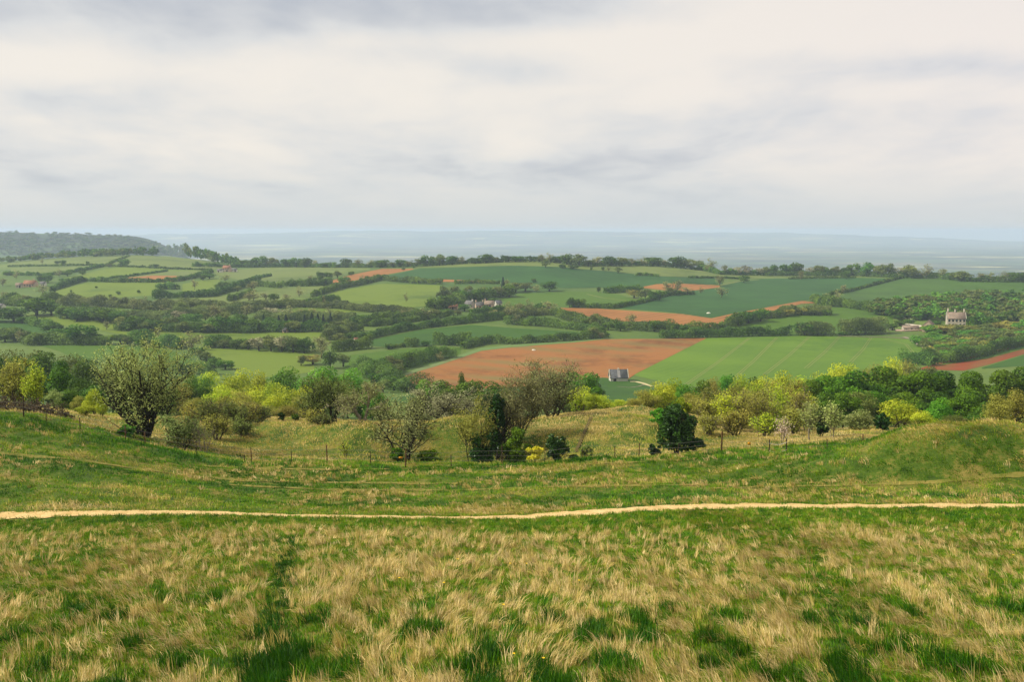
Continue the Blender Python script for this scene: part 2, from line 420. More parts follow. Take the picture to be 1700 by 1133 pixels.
# ------------------------------------------------------------------ sheets laid on the ground
def interp(pts, u):
    p = np.array(pts, dtype=float); return np.interp(u, p[:, 0], p[:, 1])
def sheet_mesh(name, top, bot, off, du=3.0, dv=2.2):
    u0 = max(top[0][0], bot[0][0]); u1 = min(top[-1][0], bot[-1][0])
    us = np.unique(np.concatenate([np.linspace(u0, u1, max(3, int((u1 - u0) / du))), [p[0] for p in top + bot if u0 <= p[0] <= u1]]))
    vt = interp(top, us); vb = np.maximum(interp(bot, us), vt + 0.02)
    n = max(2, int((vb - vt).max() / dv) + 1)
    f = np.linspace(0, 1, n)
    uu = np.repeat(us[:, None], n, 1); vv = vt[:, None] * (1 - f) + vb[:, None] * f
    V = px(uu.ravel(), vv.ravel()); V[:, 2] += off * np.clip(V[:, 1] / 500, 0.08, 4)
    id_ = np.arange(len(us) * n).reshape(len(us), n)
    Q = np.stack([id_[:-1, 1:], id_[1:, 1:], id_[1:, :-1], id_[:-1, :-1]], -1).reshape(-1, 4)
    return quad_mesh(name, V, Q, smooth=True)
_layer = [0]
def field(name, top, bot, mat, label, layer=0):
    _layer[0] = (_layer[0] + 1) % 7
    me = sheet_mesh(name, top, bot, 0.07 + 0.05 * layer + 0.004 * _layer[0])
    o = link(name, me, mat); tag(o, label, 'field', kind='structure'); return o

PALE = field_mat('pale_pasture', (132, 150, 70), (106, 130, 54))
PAST = field_mat('bright_pasture', (130, 154, 42), (100, 130, 30))
MIDG = field_mat('mid_green_pasture', (94, 132, 24), (68, 106, 18))
DEEP = field_mat('deep_green_pasture', (72, 116, 26), (56, 98, 20))
CORN = field_mat('young_corn', (66, 116, 44), (52, 100, 36), stripe=7, sdir=0.9, amt=0.22)
CORN2 = field_mat('young_corn_warm', (90, 130, 42), (74, 112, 32), stripe=6, sdir=-0.5, amt=0.15)
CROP = field_mat('drilled_crop', (122, 160, 38), (96, 140, 30), stripe=4, sdir=-0.72, amt=0.12)
RED = field_mat('red_plough', (184, 122, 60), (140, 88, 38), k=0.5, big=0.016, stripe=26, sdir=-0.95, sc=(150, 134, 72))
RED2 = field_mat('dark_red_plough', (156, 76, 32), (136, 80, 32), k=0.56, big=0.02, stripe=20, sdir=0.5, sc=(136, 112, 56))
TAN = field_mat('tan_plough', (178, 122, 62), (148, 100, 46), k=0.6, big=0.015, stripe=7, sdir=0.7, amt=0.12)
VERGE = field_mat('grass_verge', (126, 158, 84), (160, 164, 110))

field('pasture', [(13, 436), (101, 428), (215, 424)], [(13, 443), (177, 440), (192, 434), (215, 425)], PALE, 'pale pasture at the top of the far left hill')
field('pasture', [(193, 437), (217, 425), (278, 425), (329, 432), (380, 443)], [(193, 438), (215, 441), (278, 446), (354, 448), (380, 445)], PALE, 'pale pasture on the far left hill below the crest wood')
field('pasture', [(18, 445), (172, 441)], [(18, 456), (63, 457), (121, 452), (172, 442)], PALE, 'thin pale pasture crossing the far left hill')
field('pasture', [(99, 464), (177, 446), (228, 442), (278, 448), (350, 449)], [(99, 465), (152, 466), (215, 459), (278, 451), (350, 450)], PAST, 'wedge of pale pasture above the pink plough strip')
field('pasture', [(215, 460), (278, 451), (350, 450)], [(215, 462), (253, 458), (319, 459), (350, 451)], PALE, 'narrow pasture between the hedge and the pink plough strip')
field('ploughed_field', [(165, 465), (215, 461), (253, 458), (319, 459), (326, 459.5)], [(165, 466), (253, 468.5), (298, 466.5), (326, 460.5)], TAN, 'thin pink ploughed strip on the far left hill')
field('pasture', [(90, 484), (142, 470), (266, 469), (288, 471)], [(90, 487), (121, 500), (187, 495), (253, 491), (288, 474)], PAST, 'open pasture dotted with bushes on the left hillside')
field('pasture', [(303, 472), (335, 466), (365, 464)], [(303, 488), (340, 488), (365, 480)], PAST, 'small pasture beside the thick hillside hedge')
field('pasture', [(355, 453), (430, 445), (500, 443), (560, 445), (615, 446)], [(355, 456), (400, 466), (430, 472), (470, 475), (530, 466), (615, 449)], PALE, 'wide pale pasture under the farm on the ridge')
field('pasture', [(260, 498), (330, 496), (400, 489), (470, 478), (540, 476)], [(260, 499), (330, 507), (400, 512), (470, 500), (540, 479)], PALE, 'pale pasture between two leaning hedgerows')
field('ploughed_field', [(540, 469.5), (582, 457), (635, 446.5), (686, 446.5)], [(540, 471), (582, 468), (617, 461), (686, 448)], TAN, 'brown ploughed strip climbing to the ridge trees')
field('pasture', [(690, 445), (715, 441), (790, 436), (850, 433.5), (923, 437), (955, 442)], [(690, 446), (715, 444.5), (850, 441.5), (930, 443.5), (955, 445)], PALE, 'thin pale pasture right along the ridge line')
field('corn_field', [(630, 461), (698, 446), (850, 441.5), (930, 443.5), (961, 447), (1027, 452.5), (1068, 457.5), (1108, 460), (1200, 462)], [(630, 462), (663, 464), (736, 464), (825, 468), (890, 471), (936, 479), (1004, 478), (1068, 476.5), (1108, 471.5), (1200, 473)], CORN, 'big blue green corn field below the ridge')
field('pasture', [(955, 446), (975, 441.5), (1131, 441), (1194, 455.5), (1270, 457), (1430, 457.5)], [(955, 447), (1027, 452), (1068, 457), (1108, 459.5), (1194, 461), (1270, 463), (1430, 461.5)], PALE, 'long pale pasture under the skyline trees')
field('stubble_strip', [(655, 464), (736, 464.4), (828, 468)], [(655, 466), (736, 468.5), (828, 470)], TAN, 'tan strip edging the big blue green field', 1)
field('pasture', [(480, 517), (519, 498), (562, 484), (632, 471.5), (729, 474), (732, 478)], [(480, 519), (519, 519), (597, 519), (648, 515), (716, 508), (732, 480)], PAST, 'sunny pasture with a lone bare tree')
field('pasture', [(836, 490), (941, 484), (992, 485), (1030, 490), (1060, 500)], [(836, 509), (929, 509.5), (1027, 512), (1060, 502)], MIDG, 'green pasture right of the hamlet')
field('corn_field', [(1028, 511.6), (1113, 491.5), (1194, 476), (1240, 466), (1270, 463), (1412, 461.5), (1470, 463)], [(1028, 512.2), (1108, 518.5), (1143, 522.5), (1181, 529), (1219, 520), (1270, 511), (1340, 499), (1378, 487), (1412, 483), (1470, 466)], CORN, 'dark green corn field sweeping down to the tan plough')
field('ploughed_field', [(1064, 477.5), (1090, 472.5), (1118, 471), (1195, 474.5)], [(1064, 478.5), (1100, 482), (1131, 485), (1195, 478)], TAN, 'small orange ploughed patch among bare trees', 1)
field('ploughed_field', [(928, 511.8), (992, 513), (1131, 522), (1181, 529.2), (1219, 521), (1270, 512), (1331, 500), (1356, 503)], [(928, 513), (977, 526), (1017, 533), (1093, 536), (1149, 544), (1194, 543), (1219, 538), (1270, 520), (1331, 505), (1356, 504)], TAN, 'tan ploughed field curving below the dark corn', 1)
field('corn_field', [(1382, 491), (1420, 481), (1498, 461.5), (1561, 462), (1611, 467), (1700, 467), (1760, 467)], [(1382, 493), (1422, 502), (1462, 505), (1485, 502), (1574, 488), (1700, 486), (1760, 486)], CORN2, 'smooth green corn field at the top right under the ridge')
field('pasture', [(1195, 550), (1280, 530), (1371, 512), (1400, 510), (1440, 516), (1482, 527)], [(1195, 557), (1330, 557), (1460, 552), (1482, 540)], MIDG, 'green pasture beside the walled gardens')
field('crop_field', [(1050, 621), (1110, 592), (1171, 562), (1270, 559.5), (1346, 557.5), (1396, 557.5), (1470, 559), (1513, 563), (1550, 592)], [(1050, 623), (1083, 631), (1136, 642), (1270, 648), (1341, 645), (1450, 625), (1550, 602)], CROP, 'striped green crop field with pale tractor lines')
field('ploughed_field', [(662, 629), (690, 618), (724, 608), (799, 583), (850, 577), (954, 569), (1004, 564), (1172, 562.3)], [(662, 631), (690, 640), (770, 650), (850, 652), (1040, 632), (1056, 621), (1172, 562.8)], RED, 'large red ploughed field in front of the stone barn', 1)
field('grass_verge', [(640, 634), (690, 614), (724, 604), (799, 578.5), (850, 573), (954, 567), (1010, 561)], [(640, 636), (690, 619), (724, 609), (799, 583.5), (850, 577.5), (954, 569.5), (1010, 563.5)], VERGE, 'grassy verge round the red ploughed field', 2)
field('ploughed_field', [(1525, 613), (1570, 598), (1624, 580), (1700, 563), (1770, 549)], [(1525, 614), (1600, 616), (1640, 606.5), (1700, 588.5), (1770, 570)], RED2, 'dark red ploughed field at the right edge')
field('weedy_strip', [(1560, 606), (1640, 590), (1700, 573), (1770, 556)], [(1560, 607), (1640, 596), (1700, 580), (1770, 563)], MIDG, 'weedy green strip through the dark red plough', 1)
field('pasture', [(1630, 611), (1700, 590), (1770, 572)], [(1630, 613), (1700, 608), (1770, 600)], DEEP, 'deep green corner below the dark red plough')
field('pasture', [(-60, 527), (0, 531), (50, 537), (95, 557)], [(-60, 548), (0, 553), (60, 558), (95, 559)], DEEP, 'deep green field at the left edge')
field('pasture', [(45, 522), (110, 524), (190, 536), (330, 549), (420, 552), (545, 553)], [(45, 532), (110, 541), (150, 546), (215, 558), (330, 566), (430, 569), (545, 560)], PAST, 'long green field below the dark valley trees')
field('pasture', [(66, 573), (190, 573), (270, 576), (335, 606)], [(66, 574), (100, 584), (140, 606), (335, 613)], MIDG, 'green field behind the big pale willow')
field('pasture', [(338, 579), (420, 581), (522, 584)], [(338, 590), (388, 614), (450, 628), (522, 618)], PAST, 'smooth green field behind the round lime trees')
field('pasture', [(570, 592), (640, 583), (700, 578), (765, 578)], [(570, 634), (640, 643), (680, 612), (765, 588)], MIDG, 'green field running up to the red plough hedge')
field('pasture', [(598, 568), (640, 560), (700, 548), (784, 540), (850, 545), (975, 553)], [(598, 573), (640, 577), (715, 574), (780, 567), (850, 564), (975, 558)], DEEP, 'deep green field above the red plough')
field('pasture', [(650, 662), (700, 655), (900, 640), (1000, 628), (1060, 632), (1100, 655)], [(650, 668), (700, 672), (900, 672), (1000, 672), (1060, 670), (1100, 660)], DEEP, 'bright green paddock in front of the stone barn', 3)

# tramlines and tracks
def strip(name, pts, wpx, mat, label, off=0.5, cat='track'):
    p = np.array(pts, dtype=float)
    tt = np.concatenate([[0], np.cumsum(np.hypot(*np.diff(p, axis=0).T))]); q = np.linspace(0, tt[-1], max(4, int(tt[-1] / 3)))
    g = px(np.interp(q, tt, p[:, 0]), np.interp(q, tt, p[:, 1]))
    w = np.interp(q, tt, np.broadcast_to(np.asarray(wpx, dtype=float), (len(p),)))
    d = np.gradient(g[:, :2], axis=0); d /= np.linalg.norm(d, axis=1)[:, None] + 1e-9
    nrm = np.stack([-d[:, 1], d[:, 0]], -1)
    A = g.copy(); B = g.copy(); A[:, :2] += nrm * w[:, None] / 2; B[:, :2] -= nrm * w[:, None] / 2
    for X in (A, B): X[:, 2] = zt(X[:, 0], X[:, 1]) + off
    n = len(g); V = np.concatenate([A, B]); i = np.arange(n - 1)
    o = link(name, quad_mesh(name, V, np.stack([i, i + n, i + n + 1, i + 1], -1)), mat)
    tag(o, label, cat, kind='structure'); return o
TRAM = field_mat('bare_wheeling', (156, 166, 88), (132, 150, 70))
for i, (a, b) in enumerate([((1138, 640), (1244, 562)), ((1206, 640), (1290, 561)), ((1270, 622), (1344, 559.5)), ((1338, 612), (1394, 559.5)), ((1412, 602), (1446, 561)), ((1520, 592), (1466, 563))]):
    for k in (-1, 1):
        mid = ((a[0] + b[0]) / 2 + (4 if i < 5 else 12), (a[1] + b[1]) / 2 - (1 if i < 5 else 5))
        dxx = k * (2.6 if i < 5 else 2.2)
        strip('tractor_wheeling', [(a[0] + dxx, a[1]), (mid[0] + dxx * .8, mid[1]), (b[0] + dxx * .6, b[1])], [0.5, .5, .55], TRAM, 'pale tractor line through the striped green crop', 0.16)
LANE = flat('lane_grey', (176, 160, 140), k=.5, scale=.3)
strip('lane', [(1500, 560), (1512, 563.5), (1520, 570), (1536, 578), (1550, 589), (1556, 598)], [2.5, 3, 3, 3.2, 3.4, 3.4], LANE, 'narrow farm lane bending past the mansion wood', .25, 'lane')
strip('track', [(1046, 635), (1056, 635), (1068, 638), (1082, 643)], [1.6, 2.2, 2.2, 1.5], flat('chalk_track', (216, 200, 150), k=.62, scale=.5), 'pale track curving away from the stone barn', .3)
strip('track', [(1025, 643), (1045, 645), (1060, 643), (1070, 640)], [.6, .8, .8, .5], LANE, 'thin worn track on the barn paddock', .3)
strip('track', [(974, 489), (1000, 495), (1040, 500)], 1.6, TRAM, 'thin pale track across the pasture right of the hamlet', .25)
strip('track', [(1195, 474), (1225, 468), (1260, 465)], 2.0, TRAM, 'pale track from the lone bare tree up the corn', .25)
# ------------------------------------------------------------------ foliage kit
def unit(v): return v / (np.linalg.norm(v, axis=-1, keepdims=True) + 1e-9)
def leaves_np(pts, nrm, size, g, aspect=0.6, jitter=0.6):
    """rhombic leaf clumps at pts facing roughly nrm; returns V, Q"""
    n = len(pts)
    N = unit(nrm + g.normal(0, jitter, (n, 3)))
    T = unit(np.cross(N, g.normal(0, 1, (n, 3)))); B = np.cross(N, T)
    s = (np.asarray(size) * g.uniform(0.6, 1.4, n))[:, None]
    a = s * T; b = s * aspect * B
    k = s * 0.25 * N
    V = np.stack([pts - a, pts - b * 0.9 - k + a * 0.1, pts + a, pts + b - k], 1).reshape(-1, 3)
    return V, np.arange(4 * n).reshape(n, 4)

def lobes(g, n, rx, rz, cz, lr=(.30, .48)):
    """lobe centres and radii filling an uneven crown"""
    out = []
    for i in range(n):
        d = unit(g.normal(0, 1, 3));         r = g.uniform(0.35, 0.78)
        out.append((d[0] * rx * r, d[1] * rx * r, cz + d[2] * rz * r, g.uniform(*lr)))
    return np.array(out)

def crown_np(seed, n, leaf, rx=4.4, rz=4.7, cz=5.0, nl=16, fill=0.2, jit=0.55, lr=(.30, .48)):
    g = np.random.default_rng(seed)
    L = lobes(g, nl, rx, rz, cz, lr)
    w = L[:, 3]**2; k = g.choice(len(L), n, p=w / w.sum())
    d = unit(g.normal(0, 1, (n, 3))); d[:, 2] = np.where(d[:, 2] < -0.6, -d[:, 2] * 0.5, d[:, 2]); d = unit(d)
    rr = np.where(g.random(n) < fill, g.uniform(0.2, 0.9, n), g.uniform(0.86, 1.08, n))
    rad = (L[k, 3] * (rx + rz) / 2)[:, None]
    pts = L[k, :3] + d * rad * rr[:, None] * np.array([1, 1, 0.85])
    tone = np.clip(0.5 + 0.5 * (g.random(nl)[k] - 0.5) + g.normal(0, 0.20, n), 0, 1)
    V, Q = leaves_np(pts, d, leaf, g, jitter=jit)
    return V, Q, tone

def tube_np(path, rad, sides=5):
    path = np.asarray(path, dtype=float); n = len(path)
    t = unit(np.gradient(path, axis=0))
    ref = np.where(np.abs(t[:, 2:3]) > 0.9, np.array([[1.0, 0, 0]]), np.array([[0, 0, 1.0]]))
    a = unit(np.cross(t, ref)); b = np.cross(t, a)
    th = np.linspace(0, 2 * math.pi, sides, endpoint=False)
    V = path[:, None, :] + np.asarray(rad)[:, None, None] * (np.cos(th)[None, :, None] * a[:, None, :] + np.sin(th)[None, :, None] * b[:, None, :])
    id_ = np.arange(n * sides).reshape(n, sides)
    Q = np.stack([id_[:-1], np.roll(id_[:-1], -1, 1), np.roll(id_[1:], -1, 1), id_[1:]], -1).reshape(-1, 4)
    return V.reshape(-1, 3), Q

class Acc:
    def __init__(s): s.V = []; s.Q = []; s.T = []; s.M = []; s.n = 0
    def add(s, V, Q, tone=0.5, mat=0):
        s.V.append(V); s.Q.append(Q + s.n); s.n += len(V)
        s.T.append(np.broadcast_to(np.asarray(tone, dtype=float), (len(Q),))); s.M.append(np.full(len(Q), mat))
    def mesh(s, name, mats=()):
        me = quad_mesh(name, np.concatenate(s.V), np.concatenate(s.Q), attrs={'tone': np.concatenate(s.T)}, mat_idx=np.concatenate(s.M))
        for m in mats: me.materials.append(m)
        return me

def branch_np(seed, stems=3, height=8.0, spread=0.45, r0=0.11, levels=3, kids=(6, 6, 5), up=0.35, twig=0.9, lo=0.25, wob=0.16, shrink=0.52):
    """a branching skeleton: tubes and the points where leaves sit"""
    g = np.random.default_rng(seed); acc = Acc(); tips = []; tdir = []
    def grow(p, d, length, r, lev):
        n = 5 if lev < 2 else 4
        path = [p]; q = p.copy(); dd = d.copy()
        for i in range(n):
            dd = unit(dd + g.normal(0, wob, 3) + np.array([0, 0, up * (0.25 if lev == 0 else 0.18)]))
            q = q + dd * length / n; path.append(q)
        path = np.array(path)
        rr = np.linspace(r, r * (0.45 if lev < levels else 0.25), n + 1)
        acc.add(*tube_np(path, rr, 6 if lev == 0 else (4 if lev == 1 else 3)), tone=g.random())
        if lev >= levels - 1:
            for f in np.linspace(0.25, 1, 5 if lev == levels else 3):
                k = min(int(f * n), n - 1); tips.append(path[k] + (path[k + 1] - path[k]) * (f * n - k)); tdir.append(dd)
        if lev < levels:
            for j in range(kids[lev]):
                f = g.uniform(lo if lev == 0 else 0.15, 1.0); k = min(int(f * n), n - 1)
                base = path[k] + (path[k + 1] - path[k]) * (f * n - k)
                sd = unit(np.cross(dd, g.normal(0, 1, 3)))
                nd = unit(dd * g.uniform(0.55, 0.95) + sd * g.uniform(0.4, 0.85) * (1 + spread) + np.array([0, 0, up * 0.5]))
                L = length * g.uniform(shrink - 0.12, shrink + 0.14) * (1.15 - 0.45 * f if lev == 0 else 1)
                grow(base, nd, L * (twig if lev == levels - 1 else 1), max(rr[k] * g.uniform(0.42, 0.6), 0.012), lev + 1)
    for s in range(stems):
        a = 2 * math.pi * (s + g.uniform(-0.3, 0.3)) / max(stems, 1)
        tl = spread * g.uniform(0.5, 1.15) if stems > 1 else g.normal(0, 0.05)
        d = unit(np.array([math.cos(a) * tl, math.sin(a) * tl, 1.0]))
        grow(np.array([math.cos(a), math.sin(a), 0]) * r0 * (1.1 if stems > 1 else 0) - np.array([0, 0, 0.15]), d, height * g.uniform(0.62, 0.8), r0 * g.uniform(0.75, 1.1), 0)
    return acc, np.array(tips), np.array(tdir)

BARK = flat('bark', (92, 80, 62), k=.5, scale=3); BARKD = flat('dark_bark', (62, 58, 44), k=.5, scale=3)
BARKP = flat('pale_bark', (168, 156, 130), k=.55, scale=3); BARKG = flat('grey_twigs', (112, 106, 76), k=.55, scale=3)
M_DARK = leaf_mat('dark_leaf', (38, 70, 12), (104, 138, 32))
M_DEEP = leaf_mat('deep_leaf', (28, 64, 8), (104, 142, 22), objvar=.2)
M_OLIVE = leaf_mat('olive_leaf', (72, 90, 34), (130, 142, 64))
M_GREY = leaf_mat('grey_brown_twig_spray', (104, 110, 58), (170, 172, 108), trans=.25)
M_BLOS = leaf_mat('pale_blossom', (118, 120, 78), (182, 178, 136), trans=.2)
M_LIME = leaf_mat('lime_leaf', (116, 146, 24), (206, 212, 56))
M_FRESH = leaf_mat('fresh_leaf', (54, 110, 24), (122, 172, 46))
M_YOLI = leaf_mat('yellow_olive_leaf', (118, 122, 40), (176, 170, 76))
M_CONI = leaf_mat('conifer_leaf', (18, 40, 28), (48, 78, 46))
M_SILV = leaf_mat('silver_green_leaf', (104, 128, 56), (188, 200, 118))
M_HOLLY = leaf_mat('holly_leaf', (16, 44, 14), (70, 106, 38), trans=.15, rough=.35)
M_GORSE = leaf_mat('gorse_flower', (156, 152, 30), (236, 216, 66))
MATS = dict(dark=M_DARK, deep=M_DEEP, olive=M_OLIVE, grey=M_GREY, blos=M_BLOS, lime=M_LIME, fresh=M_FRESH, yoli=M_YOLI, coni=M_CONI, silv=M_SILV)

# far trees: one mesh each, 10 m tall and 9 m wide, shared by every copy
FAR = {}
def far_proto(key, seed, n, leaf, **kw):
    acc = Acc(); V, Q, t = crown_np(seed, n, leaf, **kw); acc.add(V, Q, t, 0)
    acc.add(*tube_np([(0, 0, -0.6), (0.1, 0, 2.2), (0, 0.1, 4.8)], [0.42, 0.34, 0.2], 5), 0.5, 1)
    return acc.mesh(key, (MATS[key.rstrip('0123456789')], BARKD))
for k_, kw in dict(dark=dict(n=1100, leaf=.46, nl=19), deep=dict(n=1100, leaf=.46, nl=19), olive=dict(n=900, leaf=.42, nl=17, fill=.35),
                   fresh=dict(n=1000, leaf=.45, nl=18), lime=dict(n=800, leaf=.4, nl=15, fill=.35), yoli=dict(n=800, leaf=.38, nl=15, fill=.4),
                   blos=dict(n=420, leaf=.5, nl=13, fill=.4)).items():
    FAR[k_] = [far_proto(k_ + str(i), 40 + 7 * i + len(k_), **kw) for i in range(3)]
def far_bare(key, seed):
    acc = Acc(); a2, tips, td = branch_np(seed, 1, 10.0, .5, .28, 2, (13, 7), .3, .9, .22)
    ctr = np.append(np.mean(tips[:, :2], axis=0), 0.0)
    for i, v in enumerate(a2.V): a2.V[i] = v - ctr * np.clip(v[:, 2:3] / 5, 0, 1)
    tips = tips - ctr * np.clip(tips[:, 2:3] / 5, 0, 1)
    acc.add(np.concatenate(a2.V), np.concatenate(a2.Q), .4, 1)
    g = np.random.default_rng(seed); p = tips[g.integers(0, len(tips), 420)] + g.normal(0, .55, (420, 3))
    V, Q = leaves_np(p, g.normal(0, 1, (420, 3)), .36, g); acc.add(V, Q, g.random(420), 0)
    return acc.mesh(key, (M_GREY, BARKG))
FAR['grey'] = [far_bare('grey' + str(i), 90 + i) for i in range(3)]
def far_conifer(key, seed):
    g = np.random.default_rng(seed); n = 520; h = g.random(n)**0.8
    a = g.uniform(0, 2 * math.pi, n); r = (1 - h) * 2.9 * (0.75 + 0.35 * np.sin(a * 3 + h * 14)) + .15
    p = np.stack([np.cos(a) * r, np.sin(a) * r, .8 + h * 9.2], -1); acc = Acc()
    V, Q = leaves_np(p, np.stack([np.cos(a), np.sin(a), .5 + 0 * a], -1), .5, g, jitter=.4); acc.add(V, Q, g.random(n), 0)
    acc.add(*tube_np([(0, 0, -.6), (0, 0, 9)], [.3, .06], 5), .5, 1); return acc.mesh(key, (M_CONI, BARKD))
FAR['coni'] = [far_conifer('coni' + str(i), 70 + i) for i in range(2)]

KIND_NAME = dict(dark='broadleaf_tree', deep='broadleaf_tree', olive='broadleaf_tree', grey='bare_tree', blos='blossom_tree', lime='spring_tree', fresh='broadleaf_tree', yoli='spring_tree', coni='conifer_tree')
LOOK = dict(dark='dark green rounded tree', deep='deep green dense tree', olive='olive green loose tree', grey='grey nearly bare tree', blos='pale blossoming tree', lime='lime yellow spring tree', fresh='fresh green domed tree', yoli='yellow olive spring tree', coni='dark pointed conifer')
def size_word(hpx):
    return 'tiny ' if hpx < 9 else ('small ' if hpx < 15 else ('' if hpx < 27 else 'big '))
ORD = ['first', 'second', 'third', 'fourth', 'fifth', 'sixth', 'seventh', 'eighth', 'ninth', 'tenth', 'eleventh', 'twelfth', 'thirteenth', 'fourteenth', 'fifteenth', 'sixteenth', 'seventeenth', 'eighteenth', 'nineteenth', 'twentieth']
_cnt = [0]
def far_tree(u, vb, vt, w, kind, label=None, group=None, y=None):
    b = px_near([u], [vb])[0] if y is None else at_d(u, y)
    d = b[1]; _, t = ray(u, vt); h = (float(t) * d - b[2]) * 1.03; wm_ = w / F * d * (1.34 if kind != 'coni' else 1.1)
    _cnt[0] += 1
    me = FAR[kind][_cnt[0] % len(FAR[kind])]
    o = link(KIND_NAME[kind], me); o.location = b - np.array([0, 0, 0.02 * h])
    o.rotation_euler = (0, 0, random.uniform(0, 6.28)); sxy = wm_ / (8.6 if kind != 'coni' else 5.6); o.scale = (sxy, sxy * random.uniform(.85, 1.1), h / 9.7)
    tag(o, label, 'tree', group); return o
def tree_row(items, where, group):
    """items (u, vbase, vtop, width, kind): each label names its look, its order and where the row stands"""
    items = sorted(items)
    for i, it in enumerate(items):
        look = size_word(it[1] - it[2]) + LOOK[it[4]]
        lab = f"{look}, {ORD[i]} from left {where}"
        far_tree(*it, label=lab, group=group)

# hedges: one mesh per hedgerow, its leaves filling an uneven bank along a line
M_HEDGE = leaf_mat('hedge_leaf', (44, 78, 18), (108, 140, 44), objvar=.2)
M_HEDGEO = leaf_mat('hedge_olive_leaf', (64, 84, 34), (118, 132, 62), objvar=.2)
HN = [0]
def hedge(pts, h, label, w=None, mat=None, lump=0.6, lean=0, bushy=1.0):
    HN[0] += 1; g = np.random.default_rng(500 + HN[0]); p = np.array(pts, dtype=float)
    tt = np.concatenate([[0], np.cumsum(np.hypot(*np.diff(p, axis=0).T))]); q = np.linspace(0, tt[-1], max(6, int(tt[-1] / 2)))
    G = px_near(np.interp(q, tt, p[:, 0]), np.interp(q, tt, p[:, 1]))
    d = np.mean(G[:, 1]); leaf = 0.5 * max(d, 60) / 640.0; w = w or h * 1.0
    seg = np.hypot(*np.diff(G[:, :2], axis=0).T); L = np.concatenate([[0], np.cumsum(seg)])
    n = int(min(L[-1] * (2 * h + w) / (leaf * leaf * 1.2) * 1.7 * bushy, 14000)) + 40
    s = g.uniform(0, L[-1], n)
    X = np.interp(s, L, G[:, 0]); Y = np.interp(s, L, G[:, 1])
    tx = np.gradient(G[:, 0], L + np.arange(len(L)) * 1e-6); ty = np.gradient(G[:, 1], L + np.arange(len(L)) * 1e-6)
    TX = np.interp(s, L, tx); TY = np.interp(s, L, ty); nl = np.hypot(TX, TY) + 1e-9
    nz = fbm(s / (h * 1.5), s * 0 + HN[0] * 3.3, 40, 3)
    hh = h * (.42 + 1.15 * nz); ww = w * (.5 + .95 * fbm(s / (h * 1.3), s * 0 + HN[0] * 5.1, 42, 2))
    th = g.uniform(0, math.pi, n); r = np.where(g.random(n) < .25, g.uniform(.3, 1, n), g.uniform(.85, 1.1, n))
    off = np.cos(th) * r * ww / 2; up = np.sin(th)**0.6 * r * hh
    pts3 = np.stack([X - TY / nl * off, Y + TX / nl * off, zt(X, Y) + up * .95], -1)
    nr = np.stack([-TY / nl * np.cos(th), TX / nl * np.cos(th), np.sin(th)], -1)
    V, Q = leaves_np(pts3, nr, leaf, g, jitter=.5)
    acc = Acc(); tone = np.clip(.5 + 1.3 * (fbm(s / (h * 1.6), s * 0 + 7.7, 44, 2) - .5) + g.normal(0, .2, n), 0, 1)
    acc.add(V, Q, tone)
    for q_ in range(int(L[-1] / (h * 2.6)) if h > 2.6 else 0):           # taller bushes grown out of the hedge
        sc = g.uniform(0, L[-1]); c = np.array([np.interp(sc, L, G[:, 0]), np.interp(sc, L, G[:, 1])]); rb = h * g.uniform(.35, .75); m = int(min(260, 5 * rb * rb / leaf**2 + 30))
        dd = unit(g.normal(0, 1, (m, 3))); P3 = np.concatenate([np.tile(c, (m, 1)), np.full((m, 1), float(zt(*c)) + h * g.uniform(.45, .8))], 1) + dd * rb * g.uniform(.7, 1.05, (m, 1))
        V, Q = leaves_np(P3, dd, leaf, g, jitter=.5); acc.add(V, Q, np.clip(g.uniform(.2, .9) + g.normal(0, .18, m), 0, 1))
    o = link('hedge', acc.mesh('hedge', (mat or M_HEDGE,))); tag(o, label, 'hedge', 'field hedges across the vale'); return o
